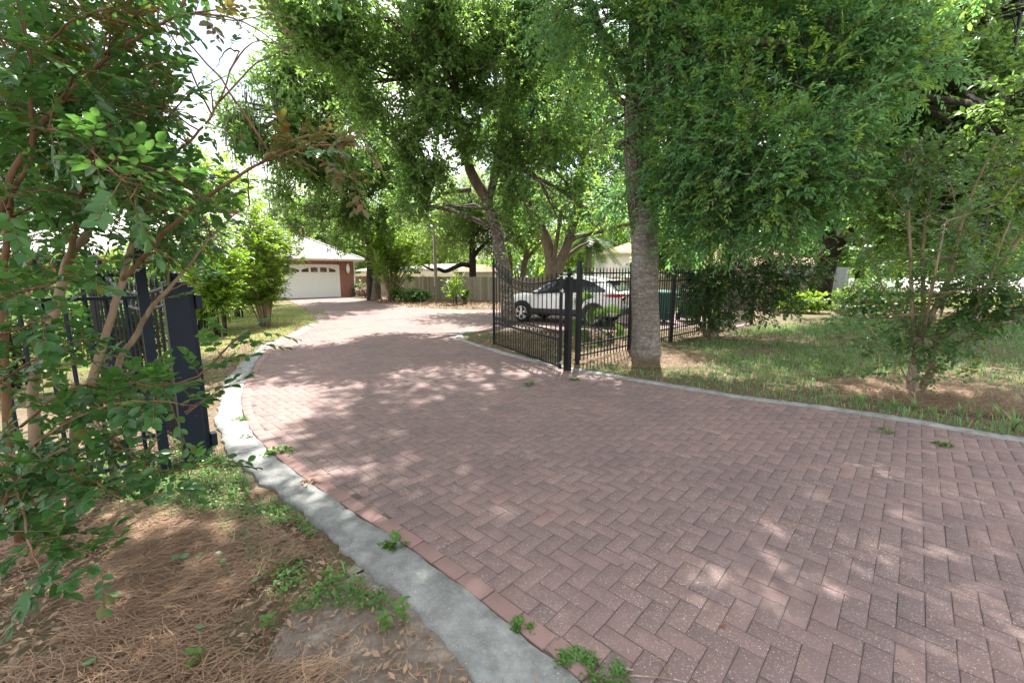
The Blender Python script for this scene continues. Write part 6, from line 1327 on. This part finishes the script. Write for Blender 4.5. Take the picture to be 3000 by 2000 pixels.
stick('long grey twig lying on the bricks at the bottom edge', [(1845, 1978), (1890, 1982), (1960, 1986), (2010, 1998)], .003); stick('bent thin twig joining the bottom edge twig', [(1912, 1934), (1935, 1938), (1950, 1960), (1966, 1984)], .0022); stick('lichen covered twig on the sand', [(960, 1718), (978, 1742), (1005, 1765)], .004); stick('short tan twig on the bricks near the moss', [(1826, 1957), (1856, 1964)], .004); stick('thin twig in the middle of the bricks', [(1945, 1537), (1965, 1548), (1983, 1556)], .002); stick('dark stick half buried in the straw', [(330, 1670), (365, 1660), (395, 1652)], .005); stick('pale stick below the myrtle tips', [(462, 1573), (495, 1570), (530, 1568)], .0045)
# ------------------------------------------------------------------ camera, light, sky
cam = bpy.data.cameras.new('camera'); co = bpy.data.objects.new('camera', cam); COL.objects.link(co)
cam.sensor_width = 36; cam.lens = FPX / 3000 * 36; cam.clip_start = .05; cam.clip_end = 600
co.location = (0, 0, CH); co.rotation_euler = (math.pi / 2 - PITCH, 0, 0); scene.camera = co
EL, AZ = math.radians(61), math.radians(11)
w = bpy.data.worlds.new('World'); scene.world = w; w.use_nodes = True; nt = w.node_tree; nt.nodes.clear()
out = nt.nodes.new('ShaderNodeOutputWorld'); bg = nt.nodes.new('ShaderNodeBackground'); sky = nt.nodes.new('ShaderNodeTexSky'); sky.sky_type = 'NISHITA'; sky.sun_disc = False
sky.sun_elevation = EL; sky.sun_rotation = AZ; sky.air_density = 1.0; sky.dust_density = 2.2; sky.ozone_density = 1.0
tc = nt.nodes.new('ShaderNodeTexCoord'); nz = nt.nodes.new('ShaderNodeTexNoise'); nz.inputs['Scale'].default_value = 2.2; nz.inputs['Detail'].default_value = 7; nz.inputs['Roughness'].default_value = .6
nt.links.new(tc.outputs['Generated'], nz.inputs['Vector']); rp_ = nt.nodes.new('ShaderNodeValToRGB'); rp_.color_ramp.elements[0].position = .36; rp_.color_ramp.elements[1].position = .58
nt.links.new(nz.outputs['Fac'], rp_.inputs[0]); mx = nt.nodes.new('ShaderNodeMix'); mx.data_type = 'RGBA'; nt.links.new(rp_.outputs[0], mx.inputs[0]); nt.links.new(sky.outputs[0], mx.inputs[6]); mx.inputs[7].default_value = (9.5, 9.3, 9.1, 1)
nt.links.new(mx.outputs[2], bg.inputs[0]); bg.inputs[1].default_value = .085; nt.links.new(bg.outputs[0], out.inputs[0])
sl = bpy.data.lights.new('sun', 'SUN'); so_ = bpy.data.objects.new('sun', sl); COL.objects.link(so_); sl.energy = 5.0; sl.angle = math.radians(.53); sl.color = (1, .945, .86)
sv = Vector((math.sin(AZ) * math.cos(EL), math.cos(AZ) * math.cos(EL), math.sin(EL))); so_.rotation_euler = sv.to_track_quat('Z', 'Y').to_euler(); so_.location = tuple(sv * 40)
vs = scene.view_settings; scene.display_settings.display_device = 'sRGB'; vs.view_transform = 'Standard'; vs.look = 'None'; vs.exposure = 1.8; vs.gamma = 1; vs.use_curve_mapping = False
scene.render.engine = 'CYCLES'; cy = scene.cycles; cy.max_bounces = 8; cy.diffuse_bounces = 4; cy.glossy_bounces = 3; cy.transmission_bounces = 6; cy.transparent_max_bounces = 6; cy.use_denoising = True; cy.caustics_reflective = False; cy.caustics_refractive = False; cy.sample_clamp_indirect = 8
